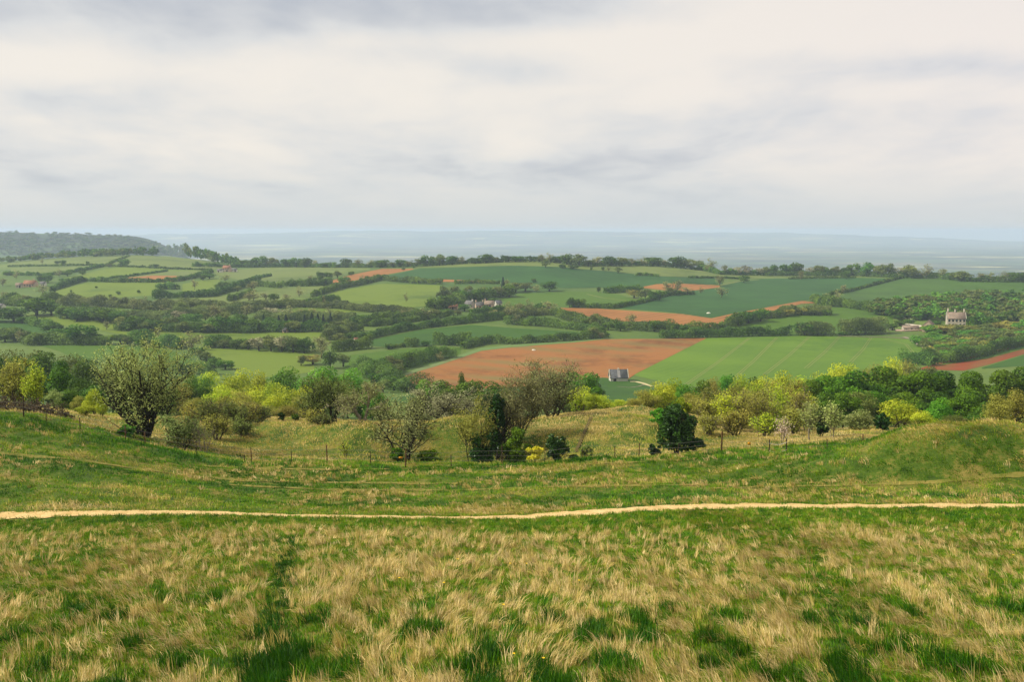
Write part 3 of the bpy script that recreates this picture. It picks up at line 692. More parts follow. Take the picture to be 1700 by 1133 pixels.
# ------------------------------------------------------------------ hedgerows of the vale
O_ = M_HEDGEO
for pts, h, lab, kw in [
    ([(13, 443.5), (101, 442), (177, 441), (192, 434), (214, 426)], 2.4, 'thin dark hedge edging the topmost pasture of the far left hill', {}),
    ([(172, 442), (278, 447), (352, 449.5)], 2.4, 'thin hedge running to the pale farm on the left ridge', {}),
    ([(6, 457), (63, 458), (100, 456.5), (121, 453), (172, 443)], 3.4, 'bushy hedge stepping down the far left hill', {}),
    ([(99, 466.5), (152, 467), (215, 460), (278, 451)], 2.4, 'thin hedge above the pink plough strip', {}),
    ([(150, 467.5), (200, 469.5), (253, 469.5), (290, 468), (322, 462), (352, 452)], 4.0, 'dark hedge along the foot of the pink plough strip', {}),
    ([(84, 484), (110, 475), (142, 466)], 5.0, 'thick hedge climbing beside the left farm cottages', {}),
    ([(253, 496), (300, 494), (350, 493), (380, 484), (412, 474), (428, 468)], 6.0, 'thick dark hedge curving across the left hillside', dict(w=7)),
    ([(264, 481), (278, 479), (292, 481)], 5.5, 'short dark clump of hedge in the left hillside pasture', dict(w=8)),
    ([(358, 479), (385, 476), (420, 474.5), (465, 478.5)], 4.5, 'hedge crossing below the ridge farm pasture', {}),
    ([(380, 501), (398, 495), (418, 489)], 4.5, 'short leaning hedge between two pale pastures', {}),
    ([(468, 476), (500, 475.5), (541, 474), (548, 470)], 6.0, 'dark bushy hedge at the foot of the brown ridge strip', dict(w=7)),
    ([(519, 494), (545, 485), (562, 480), (600, 473), (632, 465), (660, 468), (700, 471), (735, 472)], 5.0, 'long hedge arching over the sunny pasture', dict(w=6)),
    ([(498, 509), (520, 508), (535, 504), (562, 500)], 5.5, 'dark bushes tapering into the sunny pasture', dict(w=6)),
    ([(755, 471.5), (790, 471), (830, 471.5)], 3.5, 'hedge below the tan strip by the hamlet', {}),
    ([(418, 465), (432, 462), (449, 459)], 3.0, 'short hedge poking into the wide ridge pasture', {}),
    ([(300, 508), (340, 512), (400, 514), (450, 512), (490, 506)], 5.5, 'olive hedge low on the pale leaning pasture', dict(mat=O_, w=8)),
    ([(590, 568), (632, 558), (673, 549), (736, 541), (784, 536), (850, 528), (905, 520)], 4.6, 'long bushy hedge above the deep green field', dict(w=6)),
    ([(612, 543), (663, 538), (718, 529), (750, 524)], 4.2, 'dark hedge below the hamlet bushes', dict(w=5)),
    ([(580, 549), (602, 550)], 5.0, 'short dark hedge beside the valley conifers', {}),
    ([(553, 585), (585, 581), (617, 578)], 6.5, 'thick clipped block of hedge by the white cottage', dict(w=7)),
    ([(640, 579), (672, 577)], 2.5, 'low hedge between two valley fields', {}),
    ([(672, 576.5), (696, 575.5)], 5.0, 'short round hedge in the deep green field', {}),
    ([(721, 572), (750, 573.5), (782, 574)], 7.0, 'tall dark block of hedge above the red plough', dict(w=7)),
    ([(768, 580), (790, 574), (815, 570), (850, 571.5), (873, 570), (929, 567), (982, 563), (1008, 560.5)], 4.4, 'long dark hedge topping the red ploughed field', dict(w=5)),
    ([(612, 630), (648, 615), (693, 602), (720, 597), (752, 593)], 6.2, 'thick hedge down the left side of the red plough', dict(w=9)),
    ([(918, 523), (946, 533), (982, 537), (1017, 544), (1050, 548), (1080, 550), (1131, 550), (1160, 552), (1194, 552), (1219, 540), (1268, 528)], 5.6, 'long leafy hedge under the tan ploughed field', dict(w=8)),
    ([(838, 538), (903, 542), (974, 549), (1000, 557)], 5.0, 'dark hedge slanting toward the red plough corner', dict(w=6)),
    ([(1095, 561.5), (1143, 561.5), (1219, 559), (1270, 558), (1313, 557.5)], 5.0, 'neat dark hedge along the top of the striped crop', dict(w=5)),
    ([(949, 510.5), (1017, 513), (1058, 505.5), (1083, 498.5), (1111, 491), (1152, 489)], 3.4, 'hedge curling up to the small orange patch', {}),
    ([(1003, 487), (1030, 486), (1060, 482)], 5.5, 'dark bushes left of the small orange patch', dict(w=7)),
    ([(1055, 458), (1075, 458), (1094, 460)], 2.8, 'low bushes between corn and skyline pasture', {}),
    ([(1143, 462), (1194, 462.5), (1236, 464)], 2.2, 'thin hedge above the lone bare tree', {}),
    ([(1350, 501), (1381, 510), (1396, 509), (1427, 514), (1464, 519)], 6.5, 'thick dark hedge below the smooth corn field', dict(w=8)),
    ([(1376, 490), (1412, 484.5), (1440, 477), (1467, 470), (1500, 461.5)], 2.8, 'thin dark hedge climbing to the skyline between corn fields', {}),
    ([(1310, 464), (1337, 463), (1385, 462.5), (1422, 462)], 2.4, 'broken low hedge under the right skyline trees', {}),
    ([(1275, 529), (1310, 524), (1345, 522), (1380, 523)], 6.5, 'olive topped hedge right of the tan plough', dict(w=9, mat=O_)),
    ([(1323, 557), (1350, 557), (1378, 556.5)], 9.0, 'big leafy clump of hedge above the striped crop', dict(w=12, mat=O_)),
    ([(1394, 556), (1430, 556), (1468, 553)], 8.5, 'tall loose hedge left of the walled gardens', dict(w=10, mat=O_)),
    ([(1536, 597), (1552, 602), (1575, 603), (1620, 594), (1660, 583), (1705, 571)], 6.0, 'dark hedge on the far side of the dark red plough', dict(w=7)),
    ([(1500, 601), (1520, 604), (1552, 608)], 7.0, 'leafy hedge at the bottom corner of the striped crop', dict(w=8)),
    ([(60, 572), (110, 572.5), (185, 573)], 6.0, 'hedge with tall bushes behind the willow field', dict(w=7)),
    ([(217, 572), (260, 576), (303, 580)], 7.5, 'thick hedge right of the big willow crown', dict(w=8)),
    ([(341, 576), (380, 577), (430, 578), (470, 582), (518, 585)], 7.0, 'dark hedge along the top of the smooth green field', dict(w=8)),
    ([(291, 621), (320, 620), (354, 623)], 5.0, 'dark low hedge below the willow field corner', dict(w=6)),
    ([(45, 536), (58, 541), (73, 543), (100, 552)], 5.0, 'bushy hedge slanting from the left edge field', dict(w=6)),
    ([(192, 549), (240, 550), (300, 551), (352, 552), (430, 553)], 5.5, 'dark hedge under the valley wood on the left', dict(w=7)),
    ([(0, 560), (30, 566), (66, 574)], 6.0, 'dark hedge at the left edge above the oak wood', dict(w=9)),
    ([(320, 443), (375, 444), (420, 444.5), (500, 444), (560, 445)], 5.2, 'long hedge on the ridge right of the pale farm', {}),
    ([(560, 444.5), (640, 444.5), (700, 443), (770, 438.5), (850, 434.5), (925, 436)], 5.0, 'long low hedge under the middle skyline trees', {}),
    ([(925, 436.5), (980, 441.8), (1060, 441.8), (1131, 442.2), (1165, 449), (1194, 456), (1270, 458)], 5.6, 'long hedge binding the skyline trees right of centre', dict(w=5)),
    ([(1270, 458.5), (1340, 458.5), (1422, 458.5), (1500, 462), (1561, 463), (1611, 468), (1705, 468.5)], 5.6, 'long hedge binding the skyline trees on the right', dict(w=6)),
    ([(780, 524), (820, 520), (850, 517), (900, 516)], 4.5, 'hedge right of and below the hamlet', dict(w=6)),
]:
    hedge(pts, h, lab, **kw)
for pts, h, w, m, lab in [
    ([(100, 507), (180, 509), (250, 514), (320, 516)], 7, 12, O_, 'grey olive thicket on the slope above the deep valley belt'),
    ([(215, 528), (290, 532), (330, 524), (400, 520)], 7.5, 14, O_, 'olive thicket filling the gap left of the conifer clump'),
    ([(100, 527), (150, 530), (200, 534)], 8, 12, M_HEDGE, 'dark undergrowth below the deep green valley belt'),
    ([(200, 546), (280, 547), (345, 549), (420, 550), (470, 551), (545, 550)], 7, 12, M_HEDGE, 'dark undergrowth along the foot of the valley wood'),
    ([(430, 530), (500, 533), (560, 534), (590, 534)], 6.5, 14, O_, 'pale olive thicket behind the conifer clump'),
    ([(545, 566), (570, 556), (585, 552)], 7, 12, O_, 'olive thicket at the right end of the conifer clump'),
    ([(590, 541), (650, 535), (720, 529)], 6.5, 12, M_HEDGE, 'dark undergrowth below the sunny pasture'),
    ([(722, 516), (735, 508), (750, 506), (772, 499), (800, 496), (845, 492)], 6, 14, M_HEDGE, 'dark undergrowth behind the hamlet roofs'),
    ([(0, 505), (40, 508), (75, 504), (100, 500)], 7, 12, M_HEDGE, 'dark undergrowth at the left edge of the valley'),
    ([(835, 530), (870, 524), (915, 522)], 5, 12, O_, 'grey olive thicket right of the hamlet'),
    ([(600, 612), (640, 630), (655, 646), (700, 652)], 6, 12, M_HEDGE, 'dark thicket at the near corner of the red plough'),
    ([(410, 520), (440, 512), (500, 510), (560, 512), (640, 520), (700, 522)], 5, 10, O_, 'olive scrub along the foot of the sunny pasture')]:
    tag(hedge(pts, h, lab, w=w, mat=m), None, 'thicket', 'thickets of the valley')['kind'] = 'thing'

# ------------------------------------------------------------------ trees on the skyline
def crest_v(u): return float(np.interp(u, [370, 420, 562, 640, 700, 770, 850, 925, 961, 1131, 1165, 1194, 1270, 1422, 1500, 1561, 1611, 1700], [443, 444, 444.5, 444.5, 443, 439, 435, 437, 442, 442, 449, 456, 458, 458.5, 462, 463, 468, 468]))
def sky_row(lst, where):
    tree_row([(u, crest_v(u), vt, w, k) for (u, vt, w, k) in lst], where, 'trees along the skyline ridge')
D, O, G_, Y_, FR, B_ = 'dark', 'olive', 'grey', 'yoli', 'fresh', 'blos'
sky_row([(404, 431, 18, D), (419, 429, 16, D), (433, 424, 22, D), (453, 427, 18, O), (474, 427, 17, D), (492, 427, 17, D), (507, 427, 18, D), (523, 431, 12, G_), (545, 435, 18, D)], 'on the ridge left of brown strip')
sky_row([(574, 428, 16, D), (595, 430, 18, G_), (616, 431, 13, G_), (635, 430, 22, D), (653, 434, 13, O), (666, 430, 15, D), (682, 433, 14, G_), (695, 428, 14, O)], 'on the ridge above the brown strip')
sky_row([(710, 423, 21, D), (730, 421, 19, O), (751, 422, 18, D), (767, 425, 13, G_), (789, 427, 17, D), (807, 419, 20, D), (824, 426, 12, G_), (839, 423, 16, D), (856, 423, 18, D)], 'on the ridge above the blue green corn')
sky_row([(899, 422, 14, G_), (911, 421, 13, G_), (921, 423, 12, D), (941, 420.5, 20, D), (961, 421, 24, O), (977, 430, 16, O), (992, 425, 20, G_), (1015, 424, 22, D), (1033, 425, 18, O), (1049, 428, 13, G_), (1067, 428, 16, G_), (1084, 424, 26, D), (1103, 431, 18, G_)], 'on the central skyline ridge')
sky_row([(1125, 424, 24, D), (1147, 428, 24, O), (1164, 431, 18, O), (1179, 431, 18, G_), (1203, 439, 13, G_), (1222, 441, 13, B_), (1238, 440, 16, B_), (1262, 443, 14, B_)], 'on the ridge where it drops')
sky_row([(1272, 441, 12, O), (1283, 438, 13, D), (1304, 435, 21, D), (1323, 434, 19, D), (1343, 443, 14, B_), (1358, 438, 20, O), (1375, 444, 14, D), (1388, 441, 16, O), (1403, 441, 15, D), (1417, 436, 18, D)], 'on the right ridge above the pale pasture')
sky_row([(1439, 434, 24, FR), (1457, 437, 14, O), (1466, 437, 13, O), (1477, 436, 17, O), (1493, 441, 15, B_), (1513, 438, 28, O), (1538, 441, 24, G_), (1565, 445, 18, G_), (1584, 451, 14, O), (1597, 449, 30, O)], 'on the right ridge behind the smooth corn')
sky_row([(1628, 452, 16, G_), (1643, 451, 16, G_), (1666, 452, 22, G_), (1692, 449, 26, D)], 'at the right end of the ridge')

# ------------------------------------------------------------------ left hill
def scatter_mass(name, poly_top, poly_bot, n, h, wpx, kinds, label, cat='wood', seed=1, tops=None):
    """a far wood that reads as one mass: many crowns in one object"""
    g = np.random.default_rng(seed); acc = Acc(); mats = [MATS[k] for k in kinds]
    u0, u1 = poly_top[0][0], poly_top[-1][0]
    for i in range(n):
        u = g.uniform(u0, u1); f = g.random()
        vt, vb = interp(poly_top, u), interp(poly_bot, u); b = P(u, vt + (vb - vt) * f); d = b[1]
        hh = (h if tops is None else max(4, (vt - interp(tops, u)) / F * d)) * g.uniform(.7, 1.15); s = wpx * d / F / 9 * g.uniform(.8, 1.25); k = int(g.integers(0, len(kinds)))
        V, Q, t = crown_np(int(g.integers(0, 9999)), 110, 1.15, nl=9)
        acc.add(V * np.array([s, s, hh / 10]) + b, Q, t * .8 + g.uniform(-.1, .2), k)
    o = link(name, acc.mesh(name, mats)); tag(o, label, cat, kind='stuff'); return o
scatter_mass('woodland', [(-20, 437), (13, 436), (101, 428), (215, 424.3), (278, 425), (329, 431), (405, 443)], [(-20, 437.5), (13, 437), (101, 428.6), (215, 424.8), (278, 425.6), (329, 432), (405, 444)], 230, 13, 11, ['dark', 'olive', 'dark'], 'dark wood along the crest of the far left hill', seed=3, tops=[(-20, 428), (60, 420), (130, 414), (215, 411), (260, 408), (300, 404), (340, 411), (380, 424), (405, 430)])
# the wooded scarp beyond
scatter_mass('woodland', [(-60, 392), (0, 386), (100, 385), (180, 388), (230, 398), (264, 406)], [(-60, 425), (0, 424), (100, 424), (180, 421), (230, 416), (264, 412)], 620, 8, 9, ['dark', 'olive'], 'blue grey woods covering the distant scarp on the left', seed=5)

HG = 'hedgerow trees on the far left hill'
tree_row([(207, 443, 429, 15, D), (146, 441, 433, 6, D), (106, 440, 431, 8, D), (95, 439, 432, 9, D), (70, 438, 430, 8, G_), (256, 445, 438, 14, D), (181, 444, 437, 9, O), (48, 443, 438, 6, D)], 'on the left hilltop', HG)
tree_row([(27, 464, 450, 9, G_), (68, 470, 455, 12, D), (80, 470, 454, 14, D), (98, 460, 448, 14, G_), (112, 459, 448, 13, D), (137, 457, 448, 10, D), (126, 469, 458, 11, D), (140, 468, 462, 7, D), (5, 475, 462, 16, G_), (12, 458, 451, 10, D)], 'around the left edge farm cottages', HG)
tree_row([(323, 482, 463, 12, G_), (375, 469, 455, 16, G_), (348, 463, 452, 18, D), (337, 466, 456, 10, D), (420, 484, 466, 20, G_), (231, 488, 481, 5, D), (196, 490, 483, 7, D), (183, 494, 488, 5, D), (160, 479, 475, 4, D), (118, 486, 481, 4, D), (270, 478, 471, 8, D), (413, 500, 486, 22, G_), (395, 484, 474, 12, O)], 'along the lower left hillside', HG)

# ------------------------------------------------------------------ the valley wood, left
VG = 'trees of the valley wood on the left'
tree_row([(23, 535, 508, 33, D), (37, 537, 524, 15, D), (61, 524, 491, 46, 'deep'), (85, 524, 498, 28, 'deep'), (111, 529, 507, 25, D), (8, 503, 483, 18, G_), (25, 504, 483, 18, 'deep'), (38, 508, 489, 20, G_), (71, 490, 472, 24, G_), (92, 500, 484, 10, 'coni'), (61, 537, 525, 9, 'coni'), (-8, 535, 505, 26, D)], 'in the dark trees at the left edge', VG)
tree_row([(142, 530, 507, 42, 'deep'), (172, 535, 508, 42, 'deep'), (195, 537, 515, 24, D), (202, 548, 524, 24, O), (225, 550, 522, 27, 'deep'), (258, 549, 528, 24, D), (283, 549, 524, 28, O), (177, 548, 532, 16, G_), (240, 551, 533, 20, O), (128, 534, 516, 20, D), (158, 520, 506, 18, O), (212, 528, 512, 20, D)], 'in the deep green valley belt', VG)
tree_row([(321, 539, 517, 28, D), (341, 534, 517, 20, O), (359, 538, 503, 27, G_), (362, 552, 522, 24, 'deep'), (390, 552, 524, 24, 'deep'), (410, 529, 504, 24, G_), (420, 552, 527, 22, D), (304, 552, 533, 22, O), (333, 552, 536, 26, D), (375, 540, 514, 20, O), (400, 545, 519, 20, D), (345, 553, 535, 22, O)], 'left of the conifer clump', VG)
tree_row([(151, 509, 495, 14, G_), (168, 507, 494, 14, O), (190, 509, 491, 18, G_), (207, 511, 492, 18, O), (222, 516, 494, 18, G_), (240, 514, 494, 16, G_), (246, 524, 504, 20, O), (262, 514, 497, 18, G_), (282, 512, 499, 16, B_), (300, 519, 500, 20, O), (315, 515, 500, 16, G_), (272, 528, 509, 22, G_), (298, 534, 513, 20, B_), (334, 511, 497, 18, G_), (226, 530, 514, 16, O)], 'in the grey twiggy wood on the hillside', VG)
tree_row([(83, 553, 533, 28, D), (111, 566, 541, 36, 'deep'), (137, 572, 536, 40, 'deep'), (160, 572, 552, 18, D), (200, 571, 552, 22, D), (212, 574, 556, 16, O), (235, 577, 557, 20, D), (262, 562, 543, 14, G_), (320, 582, 553, 34, G_), (298, 576, 560, 22, D), (60, 572, 552, 20, D), (36, 570, 548, 22, G_), (8, 568, 549, 24, D)], 'around the two round valley oaks', VG)
tree_row([(326, 589, 575, 20, D), (333, 597, 578, 20, O), (343, 605, 583, 22, O), (356, 610, 590, 20, D), (374, 614, 597, 22, 'deep')], 'in the bushes beside the willow field', VG)
tree_row([(349, 578, 560, 16, D), (372, 579, 562, 20, O), (393, 580, 562, 18, D), (412, 581, 563, 18, O), (430, 583, 556, 24, B_), (450, 584, 554, 22, O), (468, 585, 556, 24, B_), (487, 586, 553, 26, O), (505, 587, 558, 22, D), (534, 595, 557, 34, G_), (520, 606, 586, 34, Y_), (548, 612, 580, 20, D), (570, 609, 585, 24, O), (500, 608, 588, 14, O)], 'above the smooth field', VG)
CGp = 'trees around the conifer clump'
tree_row([(424, 550, 528, 12, 'coni'), (438, 549, 523, 12, 'coni'), (448, 549, 530, 12, D), (463, 551, 526, 14, 'coni'), (475, 548, 524, 14, 'coni'), (489, 552, 530, 22, O), (506, 550, 524, 13, 'coni'), (518, 550, 521, 14, 'coni'), (528, 550, 523, 13, 'coni'), (537, 550, 524, 12, 'coni'), (549, 541, 521, 9, 'coni')], 'in the conifer clump in mid valley', CGp)
tree_row([(444, 526, 508, 24, B_), (462, 527, 510, 22, B_), (480, 532, 510, 26, G_), (500, 532, 511, 22, G_), (520, 532, 511, 24, G_), (545, 530, 512, 22, G_), (566, 534, 514, 24, O), (556, 555, 531, 26, O), (572, 553, 531, 30, O), (548, 562, 544, 26, G_), (565, 573, 552, 28, O), (582, 566, 550, 20, D)], 'in the pale wood round the conifer clump', CGp)
tree_row([(590, 540, 523, 18, D), (603, 540, 521, 20, D), (616, 538, 521, 20, 'deep'), (628, 537, 514, 22, D), (642, 534, 515, 20, D), (655, 533, 516, 18, 'deep'), (670, 531, 514, 22, G_), (688, 531, 514, 24, G_), (705, 531, 513, 22, G_), (722, 528, 510, 18, O), (740, 524, 512, 14, D)], 'in the belt below the sunny pasture', CGp)
tree_row([(421, 500, 482, 18, G_), (440, 498, 486, 20, G_), (455, 500, 486, 16, D), (497, 494, 477, 14, G_), (427, 512, 498, 12, D), (505, 507, 500, 12, D), (515, 508, 497, 12, D), (536, 505, 493, 12, G_), (465, 512, 499, 14, D), (475, 500, 488, 16, G_)], 'on the pale slope left of sunny pasture', CGp)
tree_row([(515, 471, 457, 10, G_), (527, 472, 458, 12, D), (532, 466, 450, 12, D), (545, 464, 451, 12, D), (538, 476, 460, 14, D), (560, 462, 449, 12, O), (574, 476, 456, 17, D), (601, 469, 458, 9, G_), (610, 468, 456, 8, D), (583, 458, 450, 8, D), (670, 449, 444, 5, D), (687, 446, 441, 5, D), (674, 503, 487, 7, G_)], 'around the brown strip and sunny pasture', CGp)

# ------------------------------------------------------------------ hamlet and middle fields
HM = 'trees round the hamlet'
tree_row([(722, 518, 492, 24, D), (735, 505, 473, 22, O), (742, 516, 484, 24, D), (752, 500, 472, 22, O), (764, 502, 480, 22, D), (771, 517, 502, 18, D), (776, 492, 473, 18, O), (790, 500, 478, 20, D)], 'massed behind the hamlet roofs', HM)
tree_row([(800, 492, 474, 18, O), (808, 498, 476, 22, D), (822, 495, 473, 20, O), (835, 492, 462, 12, 'coni'), (845, 494, 470, 20, 'deep'), (830, 488, 473, 16, G_), (840, 482, 463, 16, G_), (856, 486, 468, 24, O), (872, 484, 467, 24, O), (886, 469, 462, 8, D), (890, 485, 474, 16, G_), (912, 484, 464, 21, 'deep'), (820, 502, 494, 14, D)], 'beside the hamlet', HM)
tree_row([(785, 530, 519, 8, D), (794, 531, 522, 9, D), (845, 530, 504, 24, G_), (862, 524, 502, 26, G_), (878, 522, 499, 16, G_), (898, 520, 506, 18, D), (912, 522, 499, 26, G_), (946, 511, 493, 13, 'deep'), (960, 511, 493, 17, 'deep'), (760, 524, 514, 12, O), (820, 524, 514, 14, G_), (858, 540, 520, 14, G_)], 'in the hedges below the hamlet', HM)
MG = 'hedgerow trees in the middle fields'
tree_row([(906, 445, 429, 13, O), (934, 446, 438, 10, D), (951, 447, 439, 15, D), (982, 449, 443, 4, D), (1001, 450, 442, 5, D), (1010, 451, 443, 7, G_), (1026, 454, 442, 11, O), (994, 486, 475, 6, D), (1195, 475, 456, 17, G_), (1235, 470, 456, 15, 'deep'), (1197, 495, 475, 20, G_), (1330, 465, 449, 12, G_), (1405, 464, 449, 9, D)], 'standing alone on the upper corn', MG)
tree_row([(1060, 484, 474, 12, D), (1053, 495, 480, 24, Y_), (1071, 497, 478, 24, O), (1084, 500, 482, 14, 'deep'), (1095, 499, 479, 13, 'deep'), (1107, 488, 466, 18, G_), (1125, 488, 464, 22, G_), (1113, 491, 477, 18, O), (1140, 490, 476, 16, G_), (1164, 488, 478, 10, G_)], 'around the small orange patch', MG)
tree_row([(985, 543, 521, 18, O), (1048, 546, 520, 22, G_), (972, 540, 527, 14, D), (1087, 551, 531, 18, 'deep'), (1010, 548, 534, 16, D), (1030, 550, 534, 16, D), (1120, 552, 535, 16, D), (1138, 555, 537, 18, D), (1157, 555, 541, 14, D), (982, 562, 541, 22, O), (997, 563, 551, 16, G_), (1225, 541, 517, 20, D), (1243, 537, 514, 26, 'deep'), (1263, 534, 512, 24, 'deep')], 'in the hedge under the tan plough', MG)
tree_row([(1285, 528, 514, 18, D), (1306, 526, 510, 18, Y_), (1330, 524, 508, 18, Y_), (1352, 524, 509, 18, O), (1372, 524, 512, 14, D), (1335, 557, 533, 30, 'dark'), (1358, 556, 533, 28, O), (1400, 557, 551, 12, 'deep'), (1412, 556, 536, 24, O), (1437, 555, 533, 26, O), (1458, 554, 541, 18, D), (1390, 506, 483, 14, G_), (1373, 504, 486, 18, G_), (1400, 488, 472, 16, G_), (1360, 502, 490, 12, D)], 'between tan plough and walled gardens', MG)
tree_row([(652, 618, 588, 26, O), (676, 609, 582, 30, 'deep'), (660, 622, 602, 26, O), (640, 633, 610, 26, O), (655, 648, 624, 30, D), (622, 640, 616, 22, D), (636, 652, 628, 24, O), (708, 575, 565, 16, 'deep'), (645, 580, 570, 14, D), (730, 600, 586, 14, G_), (604, 606, 598, 10, D), (675, 652, 634, 20, D), (700, 650, 638, 20, D)], 'down the left side of the red plough', MG)

# ------------------------------------------------------------------ woods on the right slope
def wood(poly, n, kinds, hpx, wpx, look, group, seed, minsep=7.5):
    g = np.random.default_rng(seed); p = np.array(poly, dtype=float); pts = []
    def inside(u, v):
        c = False; j = len(p) - 1
        for i in range(len(p)):
            if (p[i, 1] > v) != (p[j, 1] > v) and u < (p[j, 0] - p[i, 0]) * (v - p[i, 1]) / (p[j, 1] - p[i, 1]) + p[i, 0]: c = not c
            j = i
        return c
    tries = 0
    while len(pts) < n and tries < 20000:
        tries += 1; u = g.uniform(*[p[:, 0].min(), p[:, 0].max()]); v = g.uniform(p[:, 1].min(), p[:, 1].max())
        if not inside(u, v): continue
        if any(abs(u - a) / 1.5 + abs(v - b) < minsep for a, b in pts): continue
        pts.append((u, v))
    for (u, v) in pts:
        k = kinds[int(g.integers(0, len(kinds)))]
        far_tree(u, v, v - hpx * g.uniform(.8, 1.2), wpx * g.uniform(.85, 1.25), k, f"{LOOK[k]} {look}", f"{group}, {LOOK[k]}s")
scatter_mass('woodland', [(1450, 512), (1500, 507), (1560, 498), (1640, 494), (1730, 493)], [(1450, 524), (1500, 532), (1560, 534), (1640, 544), (1730, 542)], 330, 8.5, 25, ['olive', 'olive', 'fresh', 'dark'], 'sloping olive green wood behind the stone mansion', seed=11)
wood([(1524, 575), (1534, 556), (1575, 549), (1630, 552), (1720, 543), (1720, 566), (1660, 580), (1610, 592), (1565, 602), (1550, 595)], 80, ['fresh', 'olive', 'fresh', 'yoli', 'olive'], 17, 24, 'packed in the bright wood below the stone mansion', 'wood below the mansion', 12, 5.0)
tree_row([(1540, 552, 541, 12, 'deep'), (1552, 545, 529, 20, 'deep'), (1613, 545, 524, 18, 'deep'), (1628, 549, 519, 30, 'deep'), (1645, 548, 526, 22, 'deep'), (1600, 522, 508, 20, 'deep'), (1494, 541, 530, 16, D), (1510, 539, 529, 16, 'deep'), (1480, 548, 536, 16, D), (1660, 540, 517, 26, 'deep')], 'in the dark trees hugging the mansion', 'trees hugging the mansion')
# ------------------------------------------------------------------ middle-distance trees: trunk and crown
MIDK = {}
def mid_proto(kind, i):
    n, leaf, kw = dict(deep=(8200, .20, dict(nl=20, jit=.4, fill=.12, lr=(.26, .40))), dark=(6800, .22, dict(nl=26)), fresh=(7600, .20, dict(nl=30, jit=.45)),
                       lime=(5200, .19, dict(nl=28, fill=.45)), olive=(4800, .19, dict(nl=26, fill=.4)), yoli=(4600, .17, dict(nl=28, fill=.5, rx=3.9)),
                       silv=(2600, .24, dict(nl=22, fill=.45)))[kind]
    a = Acc(); V, Q, t = crown_np(300 + 11 * i + len(kind) * 3, n, leaf, **kw); a.add(V, Q, t)
    b, tips, td = branch_np(60 + i, 1 if kind in ('deep', 'dark', 'fresh') else 3, 8.2, .4, .22, 2, (9, 5), .35, .9, .2)
    return a.mesh(kind + '_crown', (MATS[kind],)), b.mesh('trunk', (BARKD if kind in ('deep', 'dark') else BARK,))
def mid_tree(u, vt, w, y, kind, label, group=None, cat='tree', name=None):
    if kind == 'coni': pass
    if kind not in MIDK: MIDK[kind] = [mid_proto(kind, i) for i in range(3)]
    _cnt[0] += 1; cm, tm = MIDK[kind][_cnt[0] % 3]
    b = at_d(u, y); _, t = ray(u, vt); h = float(t) * y - b[2]; wm_ = w / F * y * (1.45 if y > 110 else 1.15)
    e = empty(name or KIND_NAME.get(kind, 'tree'), b, random.uniform(0, 6.28)); s = wm_ / 8.8
    e.scale = (s, s * random.uniform(.9, 1.1), h / 9.8); tag(e, label, cat, group)
    link('crown', cm, parent=e); link('trunk', tm, parent=e); return e
def mid_row(items, where, group, look=None):
    items = sorted(items)
    for i, (u, vt, w, y, k) in enumerate(items):
        mid_tree(u, vt, w, y, k, f"{(look or LOOK)[k]}, {ORD[i]} from left {where}", group)
LOOK['silv'] = 'silvery green bushy tree'; KIND_NAME['silv'] = 'willow_tree'
MW = 'trees of the wood below the bank'
mid_row([(-10, 590, 54, 175, 'deep'), (14, 578, 50, 250, 'olive'), (30, 592, 50, 210, 'dark'), (50, 574, 50, 270, 'olive'), (58, 612, 46, 165, 'dark'), (80, 584, 52, 245, 'dark'), (97, 597, 46, 165, 'deep'), (116, 590, 50, 270, 'olive'), (128, 628, 42, 150, 'dark'), (142, 602, 52, 225, 'dark'), (160, 640, 42, 135, 'dark'), (168, 606, 46, 240, 'olive'), (188, 598, 46, 260, 'olive'), (205, 640, 44, 150, 'dark'), (265, 640, 44, 160, 'dark'), (110, 650, 40, 120, 'dark')], 'in the left wood', MW)
mid_row([(152, 648, 30, 92, 'lime'), (124, 656, 26, 96, 'yoli'), (86, 648, 28, 98, 'silv'), (138, 672, 30, 86, 'lime'), (165, 662, 22, 88, 'lime')], 'behind the left fence', 'bright saplings left of the willow', dict(LOOK, lime='small lime yellow sapling', yoli='small yellow olive sapling', silv='small silvery sapling'))
mid_row([(292, 628, 42, 170, 'yoli'), (310, 640, 42, 175, 'dark'), (326, 620, 40, 235, 'fresh'), (338, 642, 36, 180, 'dark'), (348, 616, 42, 250, 'lime'), (366, 640, 44, 165, 'lime'), (374, 620, 46, 225, 'lime'), (396, 646, 44, 150, 'yoli'), (402, 616, 42, 245, 'lime'), (425, 640, 44, 165, 'lime'), (428, 620, 40, 235, 'lime'), (446, 632, 40, 195, 'lime'), (322, 660, 44, 125, 'yoli'), (372, 664, 44, 122, 'yoli'), (412, 668, 40, 120, 'yoli')], 'right of the willow', MW)
mid_row([(455, 656, 44, 145, 'lime'), (472, 642, 50, 170, 'lime'), (497, 654, 44, 145, 'yoli'), (507, 640, 34, 185, 'lime'), (481, 608, 60, 235, 'fresh'), (535, 611, 54, 225, 'fresh'), (576, 612, 50, 238, 'fresh'), (552, 628, 60, 190, 'olive'), (620, 646, 36, 150, 'fresh'), (602, 640, 40, 170, 'dark'), (442, 672, 36, 122, 'yoli'), (470, 672, 34, 118, 'yoli'), (520, 650, 40, 150, 'olive')], 'near the domed trees', MW)
mid_row([(715, 626, 46, 205, 'fresh'), (736, 636, 40, 200, 'dark'), (756, 640, 42, 185, 'dark'), (766, 619, 16, 215, 'dark'), (788, 632, 52, 195, 'dark'), (815, 634, 44, 195, 'dark'), (690, 662, 40, 135, 'olive'), (640, 668, 40, 125, 'olive'), (770, 655, 44, 135, 'olive'), (840, 640, 40, 170, 'olive')], 'below the red plough', MW)
